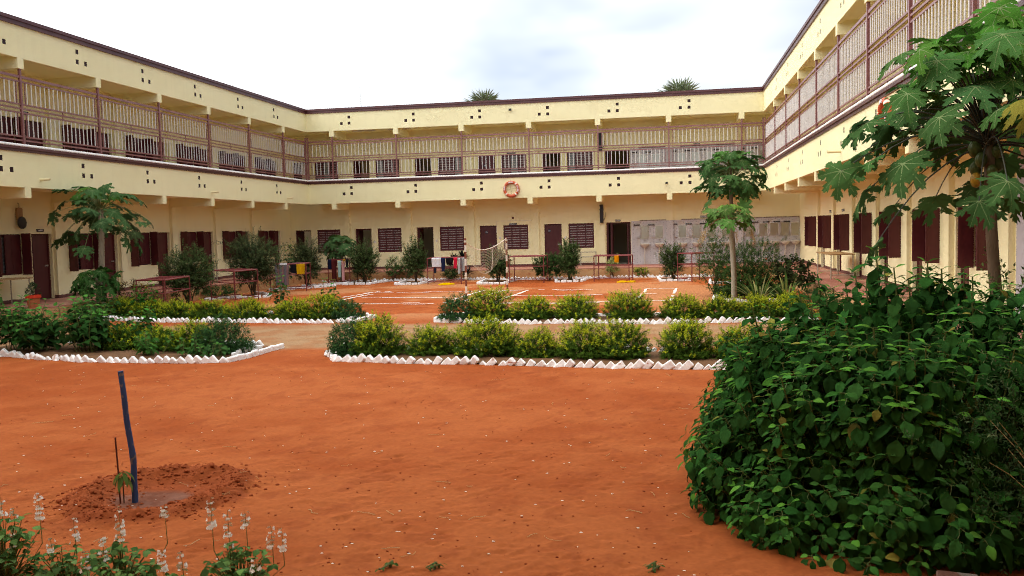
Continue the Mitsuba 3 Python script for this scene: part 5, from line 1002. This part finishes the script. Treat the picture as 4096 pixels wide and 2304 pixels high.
papaya('small papaya with a dense round crown at the far left corner', (-14.25, 37.7, 0), (-14.25, 37.7, 1.75), 40, 0.56, 0.36, DK, (0.06, 0.12, 0.03), VN, 803, 0.06, el_rng=(-0.5, 1.2))
papaya('slender pale-trunked papaya with a flat light green crown and dry flower sprays', (1.66, 24.2, 0), (1.60, 24.25, 2.42), 30, 0.48, 0.30, (0.085, 0.175, 0.040), (0.12, 0.24, 0.045), (0.26, 0.32, 0.13), 804, 0.050, bark='bark_grey', strands=6, el_rng=(-0.15, 0.9))
papaya('tall papaya with a dense dark crown behind the pale-trunked one', (1.80, 25.9, 0), (1.74, 25.8, 3.74), 74, 0.80, 0.35, (0.044, 0.105, 0.030), (0.055, 0.13, 0.028), VN, 805, 0.06, bark='bark_brown', el_rng=(-0.7, 1.2))
papaya('large papaya laden with fruit at the right edge of the court', (3.62, 10.5, 0), (3.40, 10.5, 3.05), 96, 1.32, 0.375, (0.060, 0.140, 0.042), (0.068, 0.180, 0.030), (0.22, 0.30, 0.13), 806, 0.064, fruits=11, spread=0.9, old=(0.26, 0.24, 0.045), el_rng=(-0.30, 1.42), short=-0.10, loose=0.2, pet_mat='petiole_dark')

# fan palms beyond the far wing
def fan_palm(label, x, y, hub, seed):
    k = thing('fan_palm', label, 'palm tree', 'palms beyond the far wing'); q = np.random.default_rng(seed); t = np.linspace(0, 1, 10)[:, None]; part(k, 'trunk', tube(np.array([x, y, -0.3]) * (1 - t) + np.array([x + 0.3, y, hub]) * t, np.linspace(0.32, 0.20, 10), 12), 'bark_grey', 40)
    for i_ in range(30):
        a_ = i_ * 2.4; el = -0.4 + 1.75 * (i_ / 30); o = np.array([math.cos(a_), math.sin(a_), 0]); d = unit(o * math.cos(el) + [0, 0, math.sin(el)]); c = np.array([x + 0.3, y, hub]) + d * 0.8; s = unit(np.cross(d, [0.1, 0, 1.0])); b, C = MB(), []
        part(k, 'stalk', tube([np.array([x + 0.3, y, hub]), c], 0.03, 5), 'stem_green'); nn = np.cross(s, d)
        for j_ in range(22):
            th = math.radians(-118 + 236 * j_ / 21); e = d * math.cos(th) + s * math.sin(th) + nn * 0.12 * ((j_ % 2) - .5); L_ = 0.95 * (1 - 0.18 * abs(th) / 2) * q.uniform(.9, 1.1); w = np.cross(e, nn) * 0.034; v = np.array([c, c + e * L_ * .55 + w + nn * .02, c + e * L_ * .55 - w - nn * .02, c + e * L_ + [0, 0, -0.10]]); b.add(v, [[0, 1, 2], [1, 3, 2]]); C.append(np.tile(tone(q, (0.15, 0.18, 0.10), 1)[0], (4, 1)))
        v, f = b.mesh(); part(k, 'fan_leaf', (v, f), 'leaf', color=np.vstack(C))
    return k
fan_palm('fan palm showing over the middle of the far roof', -12.9, 62.0, 10.5, 901)
fan_palm('fan palm showing over the right part of the far roof', 0.45, 55.0, 9.45, 902)

# ------------------------------------------------------------------ the big broad-leaved bush at the right, near the camera
def near_bush():
    k = thing('broadleaf_bush', 'huge dark green bush with quilted broad leaves filling the right foreground', 'bush'); q = np.random.default_rng(950)
    C0 = np.array([1.80, 7.22]); stems, P, D, N, L, C, Kd = MB(), [], [], [], [], [], []
    def clump(p, ax, big, nn, bright, hang=1.0):
        """whorled leaf pairs at a shoot end: the youngest small and upright, the lower ones large and hanging."""
        ax = unit(ax)
        for i_ in range(nn):
            w = i_ / max(1, nn - 1); c = p - ax * 0.055 * i_ * big / 0.11; sz = big * (0.55 + 0.6 * w) * q.uniform(.85, 1.15)
            for o_ in (0, math.pi):
                a_ = 1.57 * i_ + o_ + q.normal(0, .3); e1 = unit(np.cross(ax, [0.3, 0.8, 0.1])); e2 = np.cross(ax, e1); o = e1 * math.cos(a_) + e2 * math.sin(a_)
                d = unit(o * (0.75 + .35 * w) + ax * (0.55 - 0.75 * w) + [0, 0, hang * (-0.40 - .85 * w * q.uniform(.4, 1.3))]); pe = c + unit(o + ax * .3) * sz * .30
                stems.tube([c, pe], 0.0022, 4, False); P.append(pe); D.append(d); N.append(ax * .8 + np.array([0, 0, .6]) + o * .25 + q.normal(0, .15, 3)); L.append(sz)
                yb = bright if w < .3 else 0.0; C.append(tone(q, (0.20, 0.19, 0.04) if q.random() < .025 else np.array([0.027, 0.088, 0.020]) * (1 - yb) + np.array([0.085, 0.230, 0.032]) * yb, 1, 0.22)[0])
    def dome(th, ph): return np.array([C0[0] + 1.66 * math.cos(th) * math.cos(ph) ** .45, C0[1] + 1.62 * math.sin(th) * math.cos(ph) ** .45, 0.04 + (1.50 + .12 * math.cos(th)) * math.sin(ph)])
    for i_ in range(1600):                      # shoots all over the dome
        ph = math.asin(min(.999, q.uniform(0.02, 1.0))); th = q.uniform(0, 2 * math.pi); p = dome(th, ph); lob = 0.76 + 0.42 * meshkit.fbm(np.array([p * 1.5]), 3, 4)[0] + q.normal(0, .035); p = np.array([*C0, 0.1]) + (p - np.array([*C0, 0.1])) * lob
        ax = unit(np.array([math.cos(th) * math.cos(ph), math.sin(th) * math.cos(ph), 0.55 + math.sin(ph)]) + q.normal(0, .2, 3)); clump(p, ax, q.uniform(.078, .160), q.integers(3, 5), 0.9 if q.random() < (.62 if p[2] > .75 else .22) else 0.15)  # bright young tips made rarer low down, painting shade into the base
        if i_ % 3 == 0:
            s0 = np.array([C0[0] + .45 * (p[0] - C0[0]) + q.normal(0, .05), C0[1] + .45 * (p[1] - C0[1]) + q.normal(0, .05), -0.02]); t = np.linspace(0, 1, 6)[:, None]; mid = np.array([p[0] * .75 + s0[0] * .25, p[1] * .75 + s0[1] * .25, p[2] * .45]); stems.tube((1 - t) ** 2 * s0 + 2 * t * (1 - t) * mid + t * t * p, np.linspace(.010, .004, 6), 5)
    for i_ in range(900):                       # shaded leaves inside
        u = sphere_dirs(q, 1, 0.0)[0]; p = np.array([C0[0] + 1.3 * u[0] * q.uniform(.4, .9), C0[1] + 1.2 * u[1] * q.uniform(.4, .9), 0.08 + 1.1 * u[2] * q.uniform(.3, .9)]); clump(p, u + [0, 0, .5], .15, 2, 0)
    tall = [(1.50, 7.0, 1.93, 1), (1.86, 7.0, 1.84, 1), (0.98, 7.2, 1.62, .8), (0.62, 6.9, 1.36, .8), (2.2, 7.1, 1.72, .8), (0.45, 7.4, 1.28, .7), (1.25, 6.8, 1.70, .9), (1.68, 6.8, 1.72, .9)]
    tall += [(q.uniform(1.15, 2.45), q.uniform(6.6, 7.9), q.uniform(1.52, 1.82), q.uniform(.7, 1)) for _ in range(22)] + [(q.uniform(.35, 1.3), q.uniform(6.6, 7.8), q.uniform(1.25, 1.55), q.uniform(.7, .9)) for _ in range(12)]
    for x, y, z, r_ in tall:                    # tall leading shoots, leafy all the way up
        s0 = np.array([x + .15 * (C0[0] - x), y + .1, 0.3]); t = np.linspace(0, 1, 9)[:, None]; top = np.array([x, y, z]); pts = s0 + (top - s0) * t + np.column_stack([.05 * np.sin(t * 3), 0 * t, 0 * t]); stems.tube(pts, np.linspace(.013, .005, 9), 6)
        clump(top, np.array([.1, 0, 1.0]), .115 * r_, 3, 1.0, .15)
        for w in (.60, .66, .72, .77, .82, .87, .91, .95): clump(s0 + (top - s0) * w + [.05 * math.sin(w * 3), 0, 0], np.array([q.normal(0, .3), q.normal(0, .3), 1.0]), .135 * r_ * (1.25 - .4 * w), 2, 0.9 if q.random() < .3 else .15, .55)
    P, D, N, L, C = map(np.array, (P, D, N, L, C)); WR = q.uniform(.27, .36, len(P)); far_ = np.linalg.norm(P - EYE, axis=1) / L; order = np.argsort(far_ + 2.0 * (P[:, 1] > C0[1] + .3) * 100)
    big = order[:300]; rest = order[300:]
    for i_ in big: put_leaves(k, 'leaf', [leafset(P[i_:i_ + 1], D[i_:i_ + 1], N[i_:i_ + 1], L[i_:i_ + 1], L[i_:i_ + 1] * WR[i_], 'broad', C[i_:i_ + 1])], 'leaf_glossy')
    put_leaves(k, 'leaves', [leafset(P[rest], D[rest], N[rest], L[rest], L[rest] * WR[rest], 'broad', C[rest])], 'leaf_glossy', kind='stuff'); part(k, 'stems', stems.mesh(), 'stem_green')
near_bush()
# fine-leaved dark bush at the right edge and its neighbours
bush('fine_bush', 'dark fine-leaved bush at the bottom right corner', 'bush', None, 2.42, 5.50, 1.62, 0.86, 0.62, 960, 950, 9, 0.040, 0.0065, 'lance', (0.030, 0.055, 0.020), (0.10, 0.13, 0.065), 0.35, 0.8, 0.0, 0.13, 0.4, 0.0, 34, inner=0.3, stem_mat='straw', stem_r=0.3)
bush('fine_bush', 'small-leaved green bush behind the large bush at right', 'bush', None, 3.25, 8.3, 1.15, 0.85, 0.8, 961, 520, 9, 0.050, 0.011, 'small', (0.040, 0.085, 0.024), (0.09, 0.16, 0.04), 0.5, 0.85, 0.05, 0.13, 0.4, 0.0, 14, inner=0.3)
bush('twining_plant', 'wispy pale-leaved creeper on the foot of the fruiting papaya', 'creeper', None, 3.62, 10.4, 1.75, 0.52, 0.45, 962, 130, 8, 0.07, 0.018, 'small', (0.075, 0.13, 0.035), (0.16, 0.22, 0.07), 0.6, 0.9, 0.1, 0.26, 0.7, 0.0, 22, inner=0.25, stem_mat='stem_green')
bush('low_herb', 'low mixed weeds along the foot of the right veranda', 'weeds', None, 3.0, 14.2, 0.75, 1.0, 1.4, 963, 420, 9, 0.055, 0.013, 'small', (0.045, 0.085, 0.022), (0.10, 0.16, 0.04), 0.5, inner=0.2)
bush('low_herb', 'low weeds at the right end of the second right bed', 'weeds', None, 3.35, 20.6, 0.6, 0.6, 0.8, 964, 180, 8, 0.055, 0.014, 'small', (0.045, 0.075, 0.024), None, inner=0.2)
bush('low_herb', 'low weeds before the corner of the right veranda', 'weeds', None, 3.6, 23.6, 0.45, 0.5, 1.0, 965, 130, 8, 0.055, 0.014, 'small', (0.055, 0.075, 0.026), None, inner=0.2)

# white-flowered bean plants along the bottom left
def bean(label, x, y, r_, h, seed, racemes, nl=60):
    k = thing('bean_plant', label, 'plant', 'white-flowered bean plants'); q = np.random.default_rng(seed); b = MB(); P, D, L, C = [], [], [], []
    for i_ in range(int(nl * 1.35)):
        a_, rr = q.uniform(0, 6.28), r_ * math.sqrt(q.random()); c = np.array([x + rr * math.cos(a_), y + .7 * rr * math.sin(a_), 1.1 * h * q.uniform(.15, 1) * (1 - .35 * (rr / r_) ** 2)]); s0 = np.array([x + .3 * (c[0] - x), y + .3 * (c[1] - y), gz(x, y) - .01]); b.tube([s0, (s0 + c) / 2 + [0, 0, .03], c], [.004, .003, .002], 4)
        for o_ in (0, 2.1, 4.2):
            an = o_ + a_; P.append(c); D.append([math.cos(an), math.sin(an), -.15 + q.normal(0, .25)]); L.append(q.uniform(.030, .064)); C.append(tone(q, (0.13, 0.24, 0.075) if q.random() < .6 else (0.065, 0.145, 0.040), 1, .2)[0])
    L = np.array(L); N = np.array([0, 0, 1.0]) + q.normal(0, .35, (len(P), 3)); put_leaves(k, 'foliage', [leafset(P, D, N, L, L * .40, 'ovate', C)], 'leaf'); part(k, 'stems', b.mesh(), 'stem_green')
    for rx, ry, zt, zb in racemes:
        rk = part(k, 'flower_spike', tube([[x + .4 * (rx - x), ry, gz(rx, ry)], [rx + .01, ry, zb * .6], [rx, ry, zt]], [.0035, .003, .0012], 5), 'stem_green')
        for j_ in range(int((zt - zb) / .0072)):
            zz = zb + (zt - zb) * q.random() ** 1.1; a_ = q.uniform(0, 6.28); c = np.array([rx + .014 * math.cos(a_), ry + .014 * math.sin(a_), zz]); s_ = q.uniform(.009, .0165) * (1.1 - .5 * (zz - zb) / (zt - zb)); w = unit(np.array([math.cos(a_), math.sin(a_), .3])); u_ = unit(np.cross(w, [0, 0, 1.0])); v_ = np.cross(u_, w)
            scene[name(f'{rk}__flower')] = at(PEA, mat(c, u_ * s_, v_ * s_, w * s_))
def pea():                                             # keel and two standards of one blossom
    b = MB()
    for sg in (-1, 0, 1):
        cc = np.array([sg * .75, 0, .7]); b.add([cc + [-.7, 0, 0], cc + [0, .9, .3], cc + [.7, 0, 0], cc + [0, -.7, .5], cc + [0, 0, .35]], [[0, 4, 1], [1, 4, 2], [2, 4, 3], [3, 4, 0]])
    return b.mesh()
PEA = ply(pea(), 'flower_white')
bean('white-flowered bean plant at the bottom left corner', -4.22, 4.95, 0.28, 0.40, 970, [(-3.97, 5.0, .56, .38), (-4.17, 5.02, .44, .34), (-4.24, 5.0, .52, .40), (-4.08, 4.9, .33, .22)], 80)
bean('white-flowered bean plant second from the bottom left corner', -3.78, 4.95, 0.17, 0.24, 971, [(-3.73, 5.0, .40, .24), (-3.90, 5.0, .26, .18)], 34)
bean('white-flowered bean plant third from the bottom left corner', -3.36, 4.92, 0.24, 0.26, 972, [(-3.41, 5.0, .48, .27), (-3.59, 4.9, .22, .10), (-3.13, 5.05, .49, .40), (-3.07, 4.9, .26, .10), (-3.5, 4.95, .30, .14)], 62)
bean('white-flowered bean plant with the tallest spikes, rightmost', -2.60, 4.95, 0.23, 0.27, 973, [(-2.80, 5.02, .545, .36), (-2.68, 5.0, .49, .22), (-2.59, 5.05, .46, .36), (-2.40, 5.0, .39, .26), (-2.34, 5.02, .36, .24), (-2.46, 4.9, .22, .14)], 60)
bean('small sparse bean plant between the two rightmost ones', -2.95, 4.85, 0.12, 0.14, 974, [(-2.94, 4.9, .24, .12)], 16)
# the sapling
k = thing('sapling', 'small sapling with drooping leaves beside the blue stake', 'sapling'); q = np.random.default_rng(980); part(k, 'stem', tube([[-4.45, 6.60, -.02], [-4.45, 6.60, .14], [-4.445, 6.60, .25]], [.006, .005, .003], 6), 'stem_brown')
for i_ in range(9):
    a_ = i_ * 2.4; L_ = q.uniform(.11, .16); d = np.array([math.cos(a_) * .7, math.sin(a_) * .7, -.75 + .25 * (i_ > 6)]); put_leaves(k, 'leaf', [leafset(np.array([[-4.445, 6.60, .20 + .006 * i_]]), [d], [[d[0], d[1], 1.0]], [L_], [L_ * .16], 'ovate', tone(q, (0.11, 0.17, 0.045), 1))])
# tiny weeds on the bare earth
for q_, (x, y) in enumerate([(-1.82, 5.40), (-1.51, 5.43), (-0.13, 5.56)]):
    herb('seedling', ['small green seedling at the bottom edge left of centre', 'small reddish seedling at the bottom edge near the centre', 'small seedling at the bottom edge left of the large bush', 'tiny seedling right of the bean plants'][q_], 'weed', 'seedlings on the bare earth', x, y, 0.06, 0.03, 990 + q_, 2, 0.030, 0.009, (0.06, 0.11, 0.03), nodes=3, bare=.1)

# flower pot on the edge of the left veranda
k = thing('flower_pot', 'terracotta-coloured pot with an orange rim and a small plant, on the left veranda', 'plant pot'); o = np.array([-16.35, 20.85, ZF0 - 0.02])
v, f = revolve([(0, 0), (0.13, 0), (0.165, 0.30), (0.17, 0.31), (0.15, 0.31), (0.14, 0.27), (0, 0.27)], 24); part(k, 'body', (v + o, f), 'terracotta', 40); v, f = revolve([(0.166, 0.28), (0.185, 0.285), (0.190, 0.36), (0.165, 0.36), (0.16, 0.30)], 24); part(k, 'rim', (v + o, f), 'pot_rim', 40)
b = MB(); q = np.random.default_rng(995); u = sphere_dirs(q, 60, 0.0); pos = o + [0, 0, .33] + u * [.13, .13, .30]; put_leaves(k, 'foliage', [shoots(q, u, pos, unit(u + [0, 0, .4]), 7, np.full(60, .07), .055, .014, 'small', (0.03, 0.06, 0.022))]); part(k, 'stems', join(*[tube([o + [0, 0, .25], p], .004, 4) for p in pos[:8]]), 'stem_brown')
